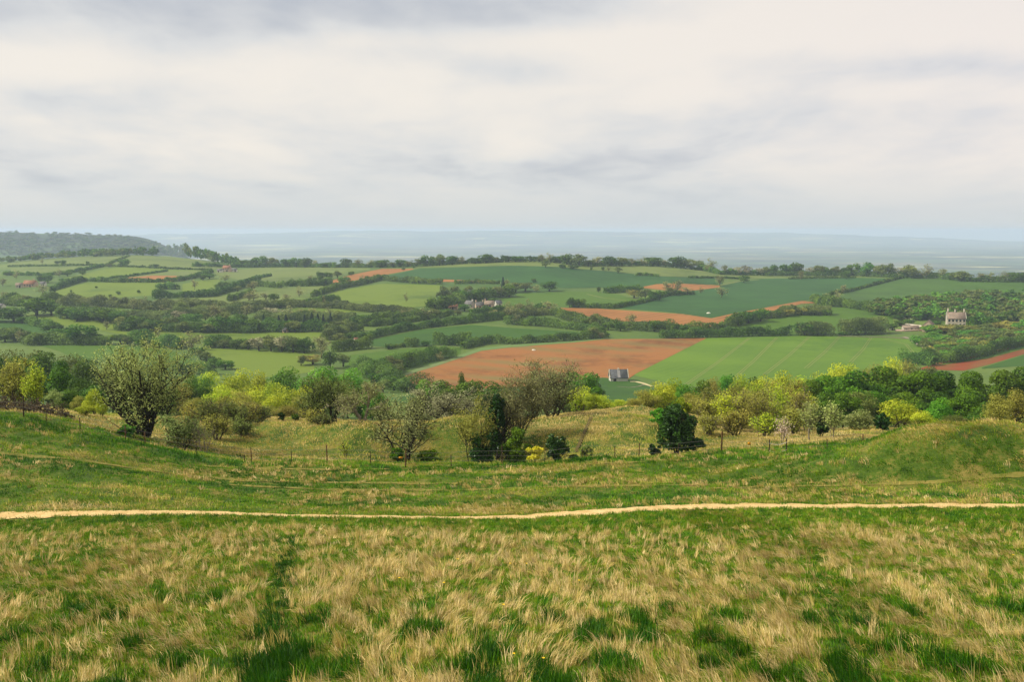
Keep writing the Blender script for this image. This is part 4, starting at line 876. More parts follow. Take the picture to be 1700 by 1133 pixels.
mid_row([(965, 612, 48, 235, 'fresh'), (976, 630, 44, 190, 'deep'), (988, 622, 26, 300, 'dark'), (940, 640, 46, 150, 'olive')], 'left of the stone barn', MW)
mid_row([(966, 641, 40, 118, 'lime'), (984, 654, 34, 108, 'lime'), (1003, 656, 40, 112, 'lime'), (1030, 664, 34, 106, 'lime'), (1052, 662, 34, 106, 'yoli'), (1076, 646, 40, 118, 'yoli'), (1096, 634, 46, 122, 'lime'), (1120, 632, 42, 132, 'lime'), (1140, 640, 36, 128, 'fresh'), (1166, 636, 32, 142, 'dark'), (1150, 650, 36, 115, 'yoli')], 'on the mound top below the barn', MW)
mid_row([(1211, 617, 32, 205, 'fresh'), (1190, 624, 36, 180, 'yoli'), (1232, 626, 36, 190, 'lime'), (1248, 626, 32, 210, 'dark'), (1272, 623, 42, 200, 'lime'), (1302, 620, 44, 210, 'lime'), (1332, 622, 46, 190, 'lime'), (1362, 618, 44, 235, 'lime'), (1388, 608, 46, 255, 'lime'), (1418, 603, 44, 275, 'lime'), (1450, 602, 42, 290, 'yoli'), (1480, 597, 40, 305, 'lime'), (1508, 594, 40, 320, 'yoli'), (1535, 602, 38, 315, 'olive')], 'along the striped crop foot', MW)
mid_row([(1345, 634, 54, 150, 'deep'), (1378, 622, 66, 165, 'deep'), (1424, 613, 72, 172, 'deep'), (1472, 612, 72, 178, 'deep'), (1522, 614, 72, 172, 'deep'), (1570, 614, 68, 176, 'deep'), (1616, 619, 62, 168, 'deep'), (1660, 612, 72, 182, 'deep'), (1704, 607, 74, 182, 'deep')], 'in the dark canopy', MW)
mid_row([(1372, 655, 50, 128, 'deep'), (1405, 650, 56, 134, 'deep'), (1432, 645, 40, 138, 'olive'), (1455, 652, 54, 140, 'deep'), (1512, 650, 56, 145, 'deep'), (1562, 650, 60, 142, 'deep'), (1610, 655, 56, 138, 'deep'), (1648, 668, 44, 125, 'dark'), (1630, 690, 40, 100, 'dark')], 'low under the dark canopy', MW)
mid_row([(1500, 662, 74, 100, 'lime'), (1560, 660, 48, 106, 'fresh'), (1432, 682, 56, 92, 'silv'), (1536, 682, 40, 96, 'lime'), (1590, 690, 40, 100, 'olive'), (1660, 652, 56, 95, 'yoli'), (1692, 648, 54, 100, 'yoli'), (1728, 655, 50, 100, 'lime')], 'just behind the right mound', MW)

# ------------------------------------------------------------------ near trees with every branch modelled
def near_tree(name, label, u, y, vt, w, seed, leafmat, nleaf, lsize, bark, cat='tree', group=None, leafspread=.16, wlow=True, part='crown', aspect=.55, **kw):
    b = at_d(u, y); _, t = ray(u, vt); h = float(t) * y - b[2]; wm_ = w / F * y
    if lsize < .11 and nleaf < 9000: nleaf = int(nleaf * 1.4); lsize = lsize * .82
    acc, tips, td = branch_np(seed, height=h, **kw); g = np.random.default_rng(seed + 5)
    V = np.concatenate(acc.V); ctr = 0.5 * (np.percentile(tips[:, :2], 2, axis=0) + np.percentile(tips[:, :2], 98, axis=0))
    ext = np.percentile(tips[:, :2], 97, axis=0) - np.percentile(tips[:, :2], 3, axis=0); s = wm_ / max(ext.mean(), .1); sz = h / np.percentile(tips[:, 2], 99.2)
    S = np.array([s, s, sz])
    def fit(X):
        Y = X * S; f = np.clip(Y[:, 2:3] / (h * .5), 0, 1); Y[:, :2] -= (ctr * s)[None] * f; return Y
    thick = Acc()
    for Vi, Qi, Ti in zip(acc.V, acc.Q, acc.T): thick.V.append(fit(Vi))
    thick.Q, thick.T, thick.M = acc.Q, acc.T, acc.M
    e = empty(name, b, 0); tag(e, label, cat, group)
    link('trunk', thick.mesh('trunk', (bark,)), parent=e)
    if nleaf:
        k = g.integers(0, len(tips), nleaf); p = fit(tips[k]) + g.normal(0, leafspread, (nleaf, 3)); p[:, 2] = np.maximum(p[:, 2], .1)
        V, Q = leaves_np(p, td[k] + np.array([0, 0, .5]), lsize, g, aspect=aspect, jitter=.9)
        a = Acc(); a.add(V, Q, np.clip(.5 + .5 * (g.random(len(tips))[k] - .5) + g.normal(0, .22, nleaf), 0, 1)); link(part, a.mesh(part, (leafmat,)), parent=e)
    return e
near_tree('willow_tree', 'big pale silvery many-stemmed willow beside the fence on the left', 236, 71.5, 566, 132, 11, M_SILV, 15000, .065, BARKD, stems=8, spread=.42, r0=.16, kids=(8, 6, 5), up=.5, lo=.08, leafspread=.15)
near_tree('sapling', 'yellow olive sapling with slender stems near the left edge', 24, 80, 598, 48, 12, M_YOLI, 2600, .10, BARK, stems=4, spread=.3, r0=.06, kids=(8, 5, 4), up=.5, lo=.06)
near_tree('sapling', 'narrow bright yellow sapling right of the leaning left edge sapling', 52, 78, 606, 26, 13, M_LIME, 1700, .09, BARK, stems=3, spread=.2, r0=.05, kids=(8, 5, 4), up=.6, lo=.06)
near_tree('willow_shrub', 'pale silvery shrub at the right foot of the big willow', 298, 69.5, 690, 56, 14, M_SILV, 3200, .085, BARKG, cat='shrub', stems=7, spread=.5, r0=.05, kids=(6, 5, 4), up=.4, lo=.05)
near_tree('sapling', 'small leafless whitish sapling right of the silvery shrub', 333, 69, 700, 36, 15, M_SILV, 120, .06, BARKP, stems=3, spread=.45, r0=.05, kids=(6, 4, 3), up=.4)
TH = 'slender saplings in the olive thicket'
for i, (u, y, vt, w) in enumerate([(318, 84, 672, 40), (346, 82, 662, 42), (368, 86, 660, 40), (388, 84, 668, 40), (408, 88, 672, 38), (428, 92, 676, 34), (356, 78, 690, 36), (398, 80, 696, 34)]):
    near_tree('sapling', f"olive brown twiggy sapling, {ORD[i]} in the thicket right of the willow", u, y, vt, w, 20 + i, M_OLIVE if i % 2 else M_YOLI, 1300, .085, BARKG, group=TH, stems=4, spread=.2, r0=.05, kids=(6, 5, 4), up=.6)
near_tree('willow_tree', 'grey green bushy willow standing behind the small mound', 550, 97, 626, 88, 31, M_OLIVE, 5200, .10, BARKD, stems=5, spread=.38, r0=.13, kids=(7, 5, 5), up=.4, lo=.1)
near_tree('bare_tree', 'thin grey tree with two pale trunks on the small mound', 600, 82, 638, 66, 32, M_GREY, 2600, .08, BARKP, stems=2, spread=.2, r0=.12, kids=(8, 6, 4), up=.45, lo=.38)
near_tree('bare_tree', 'dark V shaped nearly bare tree behind the yellow fence sign', 668, 72, 654, 92, 33, M_GREY, 3600, .075, BARKD, stems=5, spread=.5, r0=.12, kids=(7, 6, 5), up=.35, lo=.3)
near_tree('blossom_tree', 'wide pale blossoming thorn tree on the middle mound', 738, 97, 644, 104, 34, M_BLOS, 5600, .085, BARKD, part='blossom', stems=6, spread=.6, r0=.10, kids=(7, 6, 5), up=.3, lo=.1)
near_tree('spring_tree', 'crooked yellow leaved tree left of the dark ivy tree', 786, 76, 664, 60, 35, M_YOLI, 2800, .085, BARKD, stems=3, spread=.4, r0=.09, kids=(7, 5, 4), up=.35, lo=.25)
near_tree('bare_tree', 'grey twiggy spreading tree beside the dark ivy tree', 860, 82, 624, 84, 36, M_GREY, 5600, .085, BARKG, stems=6, spread=.42, r0=.085, kids=(8, 6, 5), up=.42, lo=.1)
near_tree('bare_tree', 'tall pale twigged bare tree in front of the red plough', 916, 92, 602, 92, 37, M_GREY, 5200, .08, BARKG, stems=6, spread=.36, r0=.085, kids=(9, 6, 5), up=.42, lo=.1)
near_tree('bare_tree', 'slim bare tree between the two grey spreading trees', 890, 95, 615, 50, 38, M_GREY, 2600, .085, BARKG, stems=4, spread=.3, r0=.08, kids=(8, 6, 4), up=.42, lo=.1)
near_tree('sapling', 'small thin reddish sapling on the sunny bank', 514, 84, 682, 34, 39, M_YOLI, 700, .08, BARKG, stems=3, spread=.25, r0=.04, kids=(6, 5, 4), up=.5)
near_tree('sapling', 'grey green low sapling right of the thin reddish sapling', 533, 82, 690, 30, 40, M_OLIVE, 800, .08, BARKG, stems=4, spread=.3, r0=.04, kids=(5, 5, 4), up=.5)
near_tree('sapling', 'tiny sapling standing in front of the small mound', 571, 69.5, 733, 14, 41, M_LIME, 200, .06, BARK, stems=2, spread=.25, r0=.025, kids=(5, 4, 3), up=.5)
near_tree('blossom_sapling', 'small pink blossomed sapling behind the white tapes', 1302, 72, 696, 17, 42, leaf_mat('pink_blossom', (168, 142, 122), (214, 190, 174)), 300, .075, BARKP, part='blossom', stems=2, spread=.35, r0=.045, kids=(5, 4, 3), up=.4)
near_tree('sapling', 'pale trunked sapling before the dark canopy, right of pink blossom', 1349, 74, 662, 28, 43, M_SILV, 900, .085, BARKP, stems=1, spread=.2, r0=.06, kids=(9, 5, 4), up=.5)
near_tree('sapling', 'pale trunked sapling before the dark canopy, farther right', 1386, 73, 668, 28, 44, M_SILV, 800, .085, BARKP, stems=2, spread=.22, r0=.05, kids=(8, 5, 4), up=.5)
BI = 'slender spring birches in the thicket'
for i, (u, y, vt, w) in enumerate([(1172, 92, 662, 36), (1188, 98, 648, 38), (1204, 90, 654, 36), (1219, 100, 640, 38), (1234, 92, 646, 38), (1250, 102, 638, 38), (1264, 90, 652, 36), (1279, 98, 636, 40), (1296, 92, 640, 42), (1312, 100, 632, 42), (1328, 90, 646, 42), (1342, 96, 650, 38), (1180, 84, 690, 34), (1226, 84, 684, 34), (1274, 82, 690, 32), (1322, 82, 680, 34)][:16]):
    near_tree('birch_tree', f"yellow olive slender birch, {ORD[i]} {'from left' if i < 12 else 'at the front'} in the birch thicket".replace('thirteenth at', 'first at').replace('fourteenth at', 'second at').replace('fifteenth at', 'third at').replace('sixteenth at', 'fourth at'),
              u, y, vt, w, 50 + i, (M_YOLI, M_YOLI, M_LIME)[i % 3], 1900, .095, BARKG if i % 2 else BARKP, group=BI, stems=3, spread=.16, r0=.06, kids=(8, 5, 4), up=.6, lo=.12)
for i, (u, y, vt, w, lab) in enumerate([(-8, 72, 655, 56, 'brown tangle of dead brush at the left edge behind the fence'), (24, 71.5, 662, 54, 'brown dead brush heap behind the dark fence post'), (58, 71, 668, 54, 'wide brown brush heap between two left fence posts'), (90, 71, 678, 46, 'low brown brush at the right end of the brushwood')]):
    near_tree('dead_brush', lab, u, y, vt, w, 80 + i, M_GREY, 200, .05, flat('dead_twigs%d' % i, (118, 102, 76), k=.5, scale=3), cat='brush', group='brushwood along the left fence', stems=14, spread=1.2, r0=.04, kids=(5, 5, 4), up=.12, lo=.05, wob=.34)

# dense bushes: holly, ivy and gorse
def bush(name, label, u, y, vt, w, seed, mat, n, leaf, nl=26, cat='shrub', group=None, shape=(4.2, 4.8, 4.6), trunk=True, part='crown'):
    b = at_d(u, y); _, t = ray(u, vt); h = float(t) * y - b[2]; wm_ = w / F * y
    V, Q, tn = crown_np(seed, n, 1.0, jit=.9, rx=shape[0], rz=shape[1], cz=shape[2], nl=int(nl * 1.6), fill=.3, lr=(.13, .27))
    V = V.reshape(-1, 4, 3); c = V.mean(1, keepdims=True); S = np.array([wm_ / 9.0, wm_ / 9.0, h / 10.2])
    V = ((V - c) * leaf + c * S); V[..., 2] = np.maximum(V[..., 2], .03)
    e = empty(name, b, 0); tag(e, label, cat, group)
    a = Acc(); a.add(V.reshape(-1, 3), Q, tn); link(part, a.mesh(part, (mat,)), parent=e)
    bb, _, _ = branch_np(seed, 3, h * .8, .35, .05 * h / 3, 2, (6, 4), .4, .9, .2); link('trunk', bb.mesh('trunk', (BARKD,)), parent=e); return e
bush('holly_tree', 'dense very dark holly standing against the fence', 1125, 71, 656, 84, 3, M_HOLLY, 9500, .10, 38, 'tree', shape=(4.2, 5.6, 4.4))
bush('holly_bush', 'low dark holly spilling right from the big holly foot', 1158, 70.5, 722, 44, 4, M_HOLLY, 2200, .09, 16)
bush('holly_bush', 'low dark holly sprays left of the big holly foot', 1090, 69.5, 728, 30, 5, M_HOLLY, 1500, .09, 14)
bush('oak_sapling', 'olive green young oak peeping left behind the big holly', 1098, 84, 672, 44, 6, M_FRESH, 2600, .11, 20, 'tree')
bush('spring_tree', 'bright lime tree peeping above the big holly', 1132, 92, 652, 40, 16, M_LIME, 2600, .11, 20, 'tree')
bush('holly_bush', 'dark round holly bush right of the yellow gorse', 925, 68.5, 708, 48, 7, M_HOLLY, 3800, .09, 22)
bush('gorse_bush', 'small bright yellow gorse bush by the fence', 888, 67.6, 734, 40, 8, M_GORSE, 1700, .07, 16)
bush('ivy_tree', 'tall dark ivy covered tree in the hollow', 824, 80, 626, 46, 9, M_HOLLY, 6500, .11, 34, 'tree')
bush('ivy_bush', 'dark leafy bush at the foot of the ivy tree', 800, 76, 690, 56, 10, M_HOLLY, 3500, .10, 22)
bush('ivy_bush', 'dark bush in the shaded hollow under the bare trees', 855, 76, 690, 70, 21, M_DEEP, 4200, .10, 24)
bush('elder_bush', 'fresh green round bush at the left foot of the willow', 206, 68.8, 704, 40, 12, M_FRESH, 2600, .08, 20)
bush('holly_tree', 'dark slender holly at the edge of the dark canopy', 1366, 78, 668, 40, 13, M_HOLLY, 3600, .10, 24, 'tree')
bush('holly_bush', 'dark holly between the pale and lime bushes', 1468, 84, 684, 36, 14, M_HOLLY, 3000, .10, 22)
bush('thorn_bush', 'dark green bush under the V shaped bare tree', 656, 70, 738, 34, 15, M_DEEP, 1600, .08, 16)
bush('thorn_bush', 'dark green bush in the bank hollow by the fence', 712, 71, 742, 64, 17, M_DEEP, 2600, .08, 20)
bush('thorn_bush', 'small dark bush left of the thin reddish sapling', 465, 99, 682, 20, 18, M_HOLLY, 1000, .1, 12)
bush('thorn_bush', 'small round green bush behind the sunny bank', 488, 100, 684, 20, 19, M_DEEP, 1000, .1, 12)
bush('bramble_bush', 'low green bramble patch on the sunny mound face', 975, 74, 738, 30, 20, M_OLIVE, 1100, .07, 12)
bush('bramble_bush', 'low green bramble by the fence right of the holly bush', 952, 68.2, 750, 24, 22, M_HOLLY, 800, .07, 10)

# ------------------------------------------------------------------ wire fence
FM_D = flat('weathered_post', (84, 66, 48), k=.55, scale=6); FM_O = flat('new_post', (130, 98, 60), k=.55, scale=6)
FM_W = flat('galvanised_wire', (150, 148, 140), k=.5, rough=.5)
posts = [(-70, 660, 632, D, 1), (-20, 684, 654, D, 1), (34, 702, 668, D, 1.3), (72, 711, 695, O, .8), (128, 724, 704, D, .9), (203, 733, 706, O, 1.1), (235, 742, 718, O, 1.2), (320, 757, 735, D, .8), (401, 767, 754, D, .7), (413, 770, 743, O, 1), (480, 774, 752, D, .8), (540, 776, 745, O, 1.2), (613, 778, 757, D, .8), (671, 777, 745, O, 1.3), (748, 774, 754, D, .9), (833, 768, 735, D, 1.1), (905, 769, 748, D, .7), (968, 769, 749, D, .7), (1023, 767, 745, D, .8), (1063, 765, 738, O, 1), (1130, 758, 734, D, .7), (1201, 756, 720, O, 1.6), (1281, 744, 720, D, 1.1), (1310, 743, 719, D, 1.1), (1378, 741, 722, D, .8), (1438, 739, 715, O, 1.1), (1510, 739, 712, D, 1), (1590, 737, 711, D, 1), (1680, 735, 708, D, 1), (1760, 733, 706, D, 1)]
PB = []
fence = empty('wire_fence', P(671, 777), 0); tag(fence, 'long wire fence with thin wooden posts along the foot of the slope', 'fence')
fo = np.array(fence.location)
for (u, vb, vt, k, th) in posts:
    b = at_d(u, 66.0 if u < 1480 else 69.0); b = b.copy(); h = max(.5, (vb - vt) / F * 66.5)
    r = .036 * th; lean = np.array([random.uniform(-.04, .04), random.uniform(-.04, .04), 0]) * h
    V, Q = tube_np([b + (0, 0, -.25), b + lean * .5 + (0, 0, h * .5), b + lean + (0, 0, h)], [r, r, r * .96], 7)
    cap = np.array([len(V) - 7 + i for i in range(7)])
    V2 = np.concatenate([V, [b + lean + (0, 0, h + .01)]]); Qc = np.stack([cap, np.roll(cap, -1), np.full(7, len(V)), np.full(7, len(V))], -1)
    me = bpy.data.meshes.new('post'); me.from_pydata([tuple(x - fo) for x in V2], [], [tuple(q) for q in Q] + [tuple(q[:3]) for q in Qc]); me.update()
    o = link('post', me, FM_O if k == O else FM_D, parent=fence)
    PB.append((b, lean, h))
for frac in (.32, .62, .92):
    path = []
    for i, (b, lean, h) in enumerate(PB):
        hh = 1.05 * frac; path.append(b + (0, -.05, hh) + lean * frac)
        if i < len(PB) - 1:
            m = (b + PB[i + 1][0]) / 2; m = np.array([m[0], m[1], max(m[2], float(zt(m[0], m[1])))]); path.append(m + (0, -.05, hh - .03))
    V, Q = tube_np(np.array(path) - fo, np.full(len(path), .0075), 4); a = Acc(); a.add(V, Q); link('wire', a.mesh('wire', (FM_W,)), parent=fence)
def plaque(u, y, zoff, label, w=.26, h=.13):
    b = at_d(u, y) + np.array([0, -.06, zoff]); V = np.array([(x * w / 2, yy * .012, z * h / 2) for z in (-1, 1) for yy in (-1, 1) for x in (-1, 1)])
    o = link('fence_sign', quad_mesh('fence_sign', V, [(0, 2, 3, 1), (4, 5, 7, 6), (0, 1, 5, 4), (2, 6, 7, 3), (0, 4, 6, 2), (1, 3, 7, 5)]), flat('sign_yellow', (226, 160, 40), k=.7, var=.05), loc=tuple(b))
    tag(o, label, 'sign')
plaque(663.5, 66, .68, 'small orange yellow plate hung on the wire left of the tall post')
plaque(1247, 66, .5, 'small yellow plate on the wire left of the white tapes', .2, .2)
def tape(u0, u1, y, h, label):
    p = np.array([at_d(u0 + (u1 - u0) * f, y) + np.array([0, -.08, h - .16 * math.sin(math.pi * f)]) for f in np.linspace(0, 1, 9)])
    p[:, 2] = np.linspace(p[0, 2], p[-1, 2], 9) - .14 * np.sin(np.pi * np.linspace(0, 1, 9))
    V, Q = tube_np(p, np.full(9, .013), 5); a = Acc(); a.add(V, Q)
    tag(link('fence_tape', a.mesh('fence_tape', (flat('white_tape', (222, 218, 206), k=.85, var=.05),))), label, 'tape')
tape(1281, 1310, 66, .72, 'upper sagging white tape between two dark fence posts')
tape(1281, 1310, 66, .2, 'lower white tape close to the grass between two dark posts')

# ------------------------------------------------------------------ buildings of the vale
def stone_mat(name, c, k=.62):
    t = NT(name); co = t.coord('Object'); br = t.node('ShaderNodeTexBrick'); br.inputs['Scale'].default_value = 1.6
    a = alb(c, k); br.inputs['Color1'].default_value = a; br.inputs['Color2'].default_value = tuple(x * .8 for x in a[:3]) + (1,); br.inputs['Mortar'].default_value = tuple(x * .6 for x in a[:3]) + (1,)
    m = t.node('ShaderNodeMapping'); m.inputs['Rotation'].default_value = (R(90), 0, 0); t.ln(co, m.inputs[0]); t.ln(m.outputs[0], br.inputs['Vector'])
    n = t.noise(co, .8, 5, .7); t.base(t.mix(t.ramp(n, [(.35, (0, 0, 0)), (.75, (.6, .6, .6))]), br.outputs['Color'], tuple(x * .6 for x in a[:3]) + (1,))); return t.m
def slate_mat(name, c, k=.6):
    t = NT(name); co = t.coord('Object'); n = t.noise(co, .55, 6, .75); n2 = t.noise(co, 3.5, 4, .7)
    a = alb(c, k); cc = t.ramp(n, [(.3, tuple(x * .65 for x in a[:3])), (.55, a), (.75, tuple(min(.8, x * 1.5) for x in a[:3]))])
    t.base(t.mix(t.ramp(n2, [(.5, (0, 0, 0)), (.8, (.5, .5, .5))]), cc, alb((150, 146, 120), k))); return t.m
W_ST = stone_mat('cotswold_stone', (222, 208, 184), .8); W_PK = stone_mat('pink_render', (226, 196, 170), .75); W_WH = flat('white_render', (232, 226, 212), k=.8, var=.08)
W_GY = stone_mat('grey_stone', (222, 216, 200), .8); R_SL = slate_mat('stone_slates', (112, 114, 118), .62); R_BR = slate_mat('brown_tiles', (156, 136, 118), .75); R_RD = slate_mat('red_tiles', (176, 124, 92)); R_GY = slate_mat('grey_slates', (128, 126, 124))
GL = NT('dark_glass'); GL.b.inputs['Base Color'].default_value = (.03, .035, .04, 1); GL.b.inputs['Roughness'].default_value = .2; GL = GL.m
DOORM = flat('dark_door', (70, 52, 44), k=.6); COPE = flat('pale_coping', (200, 192, 172), k=.65, scale=2)
def boxes(name, lst, mat, parent):
    V = []; Q = []
    for (x0, x1, y0, y1, z0, z1) in lst:
        n = len(V); V += [(x0, y0, z0), (x1, y0, z0), (x1, y1, z0), (x0, y1, z0), (x0, y0, z1), (x1, y0, z1), (x1, y1, z1), (x0, y1, z1)]
        Q += [tuple(n + i for i in f) for f in ((0, 3, 2, 1), (4, 5, 6, 7), (0, 1, 5, 4), (1, 2, 6, 5), (2, 3, 7, 6), (3, 0, 4, 7))]
    return link(name, quad_mesh(name, np.array(V, dtype=float), Q), mat, parent=parent)
def house(name, label, u, v, wpx, eave, ridge, depth, rz, wall, roof, wins=(), door=None, chims=(), cope=False, cat='house', group=None, y=None, vent=None):
    """wins: (x fraction, z centre, w, h); eave / ridge heights in metres"""
    b = P(u, v) if y is None else at_d(u, y); w = wpx / F * b[1] / max(.5, math.cos(rz)); e = empty(name, b, rz); tag(e, label, cat, group)
    hw, hd = w / 2, depth / 2; me = bpy.data.meshes.new('wall'); z0 = -1.2
    V = [(-hw, -hd, z0), (hw, -hd, z0), (hw, hd, z0), (-hw, hd, z0), (-hw, -hd, eave), (hw, -hd, eave), (hw, hd, eave), (-hw, hd, eave), (-hw, 0, ridge - .12), (hw, 0, ridge - .12)]
    me.from_pydata(V, [], [(0, 1, 5, 4), (2, 3, 7, 6), (1, 2, 6, 9, 5), (3, 0, 4, 8, 7), (4, 5, 9, 8), (6, 7, 8, 9)]); me.update(); link('wall', me, wall, parent=e)
    ov, th = .3, .2; sl = (ridge - eave) / hd; ze = eave - sl * ov; RV = []; RQ = []
    for sgn in (-1, 1):
        n = len(RV); ys = sgn * (hd + ov)
        RV += [(-hw - .25, ys, ze), (hw + .25, ys, ze), (hw + .25, 0, ridge), (-hw - .25, 0, ridge), (-hw - .25, ys, ze + th), (hw + .25, ys, ze + th), (hw + .25, 0, ridge + th), (-hw - .25, 0, ridge + th)]
        f = [(0, 1, 2, 3), (7, 6, 5, 4), (0, 4, 5, 1), (0, 3, 7, 4), (1, 5, 6, 2)]; RQ += [tuple(n + i for i in (q if sgn > 0 else q[::-1])) for q in f]
    ro = link('roof', quad_mesh('roof', np.array(RV), RQ), roof, parent=e)
    for (cx, ch) in chims:
        boxes('chimney', [(cx * w - .45, cx * w + .45, -.4, .4, ridge - .8, ridge + ch), (cx * w - .55, cx * w + .55, -.5, .5, ridge + ch + .003, ridge + ch + .2)], wall, ro)
    for (fx, zc, ww, hh) in wins:
        f = boxes('window', [(fx * w - ww / 2 - .12, fx * w + ww / 2 + .12, -hd - .05, -hd + .05, zc - hh / 2 - .12, zc + hh / 2 + .12)], COPE, e)
        boxes('pane', [(fx * w - ww / 2, fx * w + ww / 2, -hd - .08, -hd - .03, zc - hh / 2, zc + hh / 2)], GL, f)
    if door: boxes('door', [(door * w - .65, door * w + .65, -hd - .06, -hd + .05, z0 + 1.2, 2.3)], DOORM, e)
    if cope:
        for sx_ in (-1, 1):
            for sy_ in (-1, 1):
                p0 = (sx_ * (hw + .27), sy_ * (hd + .32), ze + .25); p1 = (sx_ * (hw + .27), 0, ridge + .27)
                Vc, Qc = tube_np([p0, p1], [.2, .2], 4); a = Acc(); a.add(Vc, Qc); link('coping', a.mesh('coping', (COPE,)), parent=ro)
    if vent:
        boxes('chimney', [(-.35, .35, -.3, .3, ridge - .4, ridge + .75)], COPE, ro)
        n_ = 6; f0, f1 = .06, .94; V = []
        for f in (f0, f1):
            for x in (-.75, .55): V.append((x * w / 8, -(hd + ov) * (1 - f), ze + (ridge - ze) * f + th + .02))
        link('pale_slates', quad_mesh('pale_slates', np.array(V), [(0, 1, 3, 2)]), slate_mat('lichen_slates', (176, 172, 168)), parent=ro)
    return e
house('field_barn', 'lone stone field barn with dark slate roof beside the red plough', 1026.5, 633, 29, 2.0, 5.3, 5.5, R(3), W_GY, R_SL, door=-.25, cope=True, cat='barn', vent=True)
house('mansion', 'two storey stone mansion with chimneys among dark trees', 1586, 543, 27, 6.0, 10.0, 9, R(-16), W_ST, R_BR, wins=[(f, z, 1.1, 1.6) for f in (-.4, -.2, .2, .4) for z in (1.9, 4.7)] + [(0, 4.7, 1.1, 1.6)], door=.001, chims=((-.44, 2.4), (-.05, 1.8), (.44, 2.2)), cope=True)
house('stone_barn', 'pale stone barn with steep roof left of the mansion', 1541, 550, 14, 4.2, 7.2, 6.5, R(62), W_PK, R_BR, wins=[(.0, 2.4, 1.0, 1.0)], cat='barn')
house('outbuilding', 'long low outbuilding in the walled gardens', 1511, 549, 25, 1.9, 3.2, 5, R(-4), W_ST, R_BR, wins=[(-.3, 1.0, .8, .8), (.25, 1.0, .8, .8)], door=.02, cat='outbuilding')
house('white_shed', 'tiny white shed at the left end of the walled gardens', 1479, 548, 6, 1.8, 2.8, 3, R(10), W_WH, R_GY, door=.1, cat='shed')
HMG = 'cottages of the hamlet'
house('cottage', 'long low cottage with red roof at the left end of the hamlet', 750.5, 513.5, 19, 2.0, 3.6, 5, R(-6), W_PK, R_RD, wins=[(-.35, 1.2, .8, .8), (-.1, 1.2, .8, .8), (.3, 1.2, .8, .8)], door=.12, group=HMG)
house('cottage', 'steep grey roofed cottage right of the round hamlet tree', 780, 511, 12, 2.6, 5.4, 5, R(-48), W_GY, R_GY, wins=[(-.25, 1.4, .8, .9), (.25, 1.4, .8, .9)], chims=((.4, 1.0),), group=HMG)
house('cottage', 'cream gabled cottage in the middle of the hamlet', 796, 513, 13, 3.0, 5.4, 5, R(12), W_PK, R_GY, wins=[(-.3, 1.5, .8, .9), (.3, 1.5, .8, .9)], door=.01, chims=((-.44, 1.2), (.44, 1.2)), group=HMG)
house('cottage', 'pink walled cottage with dark barn door in the hamlet', 812.5, 511.5, 15, 3.2, 5.6, 5.5, R(-10), W_PK, R_BR, wins=[(-.3, 1.6, .8, .9), (.12, 1.4, 1.6, 2.0)], chims=((-.46, 1.3),), group=HMG)
house('stone_barn', 'dark roofed barn at the right end of the hamlet', 827, 509.5, 9, 3.0, 5.0, 5.5, R(20), W_GY, R_SL, door=.1, cat='barn', group=HMG)
house('cottage', 'tall pale gable rising among trees above the hamlet', 780.5, 498, 5, 4.0, 6.8, 6, R(70), W_GY, R_GY, wins=[(0, 2.5, .8, 1)], group=HMG, y=860)
house('cottage', 'white cottage glimpsed between dark trees above the hamlet', 752, 499, 4, 3.2, 4.8, 4, R(30), W_WH, R_GY, wins=[(0, 1.8, .7, .8)], group=HMG, y=850)
LFG = 'farm buildings on the left ridge'
house('farmhouse', 'pale pink farmhouse on the ridge at the end of the crest wood', 377, 451.5, 12, 4.5, 7.6, 7, R(-8), W_PK, R_RD, wins=[(f, z, 1, 1.2) for f in (-.3, 0, .3) for z in (1.4, 3.4)], door=.15, chims=((.42, 1.4),), group=LFG)
house('farm_shed', 'low white farm shed right of the ridge farmhouse', 389, 451.5, 9, 2.6, 4.2, 6, R(10), W_WH, R_GY, door=.2, cat='shed', group=LFG)
house('farm_shed', 'low grey farm shed left of the ridge farmhouse', 365.5, 452.5, 8, 2.4, 4.0, 6, R(0), W_WH, R_GY, door=-.2, cat='shed', group=LFG)
LCG = 'cottages near the left edge'
house('cottage', 'long pink cottage with brown roof on the far left slope', 51, 476.5, 20, 3.0, 6.2, 7, R(-5), W_PK, R_RD, wins=[(f, 1.7, 1, 1) for f in (-.35, -.1, .35)], door=.12, chims=((.3, 1.2),), group=LCG)
house('cottage', 'small white cottage right of the long pink cottage', 72, 475.5, 8, 2.8, 4.6, 6, R(8), W_WH, R_GY, wins=[(-.2, 1.5, .9, .9)], door=.2, group=LCG)
house('cottage', 'small stone cottage left of the long pink cottage', 32, 478, 9, 2.6, 4.6, 6, R(14), W_ST, R_BR, wins=[(-.2, 1.5, .9, .9)], door=.2, group=LCG)
house('cottage', 'white cottage half hidden by dark trees at the left edge', 3, 514, 8, 2.8, 4.4, 5, R(-12), W_WH, R_GY, wins=[(.2, 1.5, .9, .9)], door=-.2, group=LCG)
house('cottage', 'tiny white cottage with orange roof by the clipped hedge', 591, 571, 5, 2.2, 3.6, 3, R(35), W_WH, R_RD, wins=[(0, 1.3, .6, .6)])
house('cottage', 'cream cottage glimpsed at the foot of the conifer clump', 474, 552.5, 7, 2.0, 3.4, 4, R(-10), W_PK, R_GY, wins=[(-.2, 1.2, .6, .6)], door=.2)
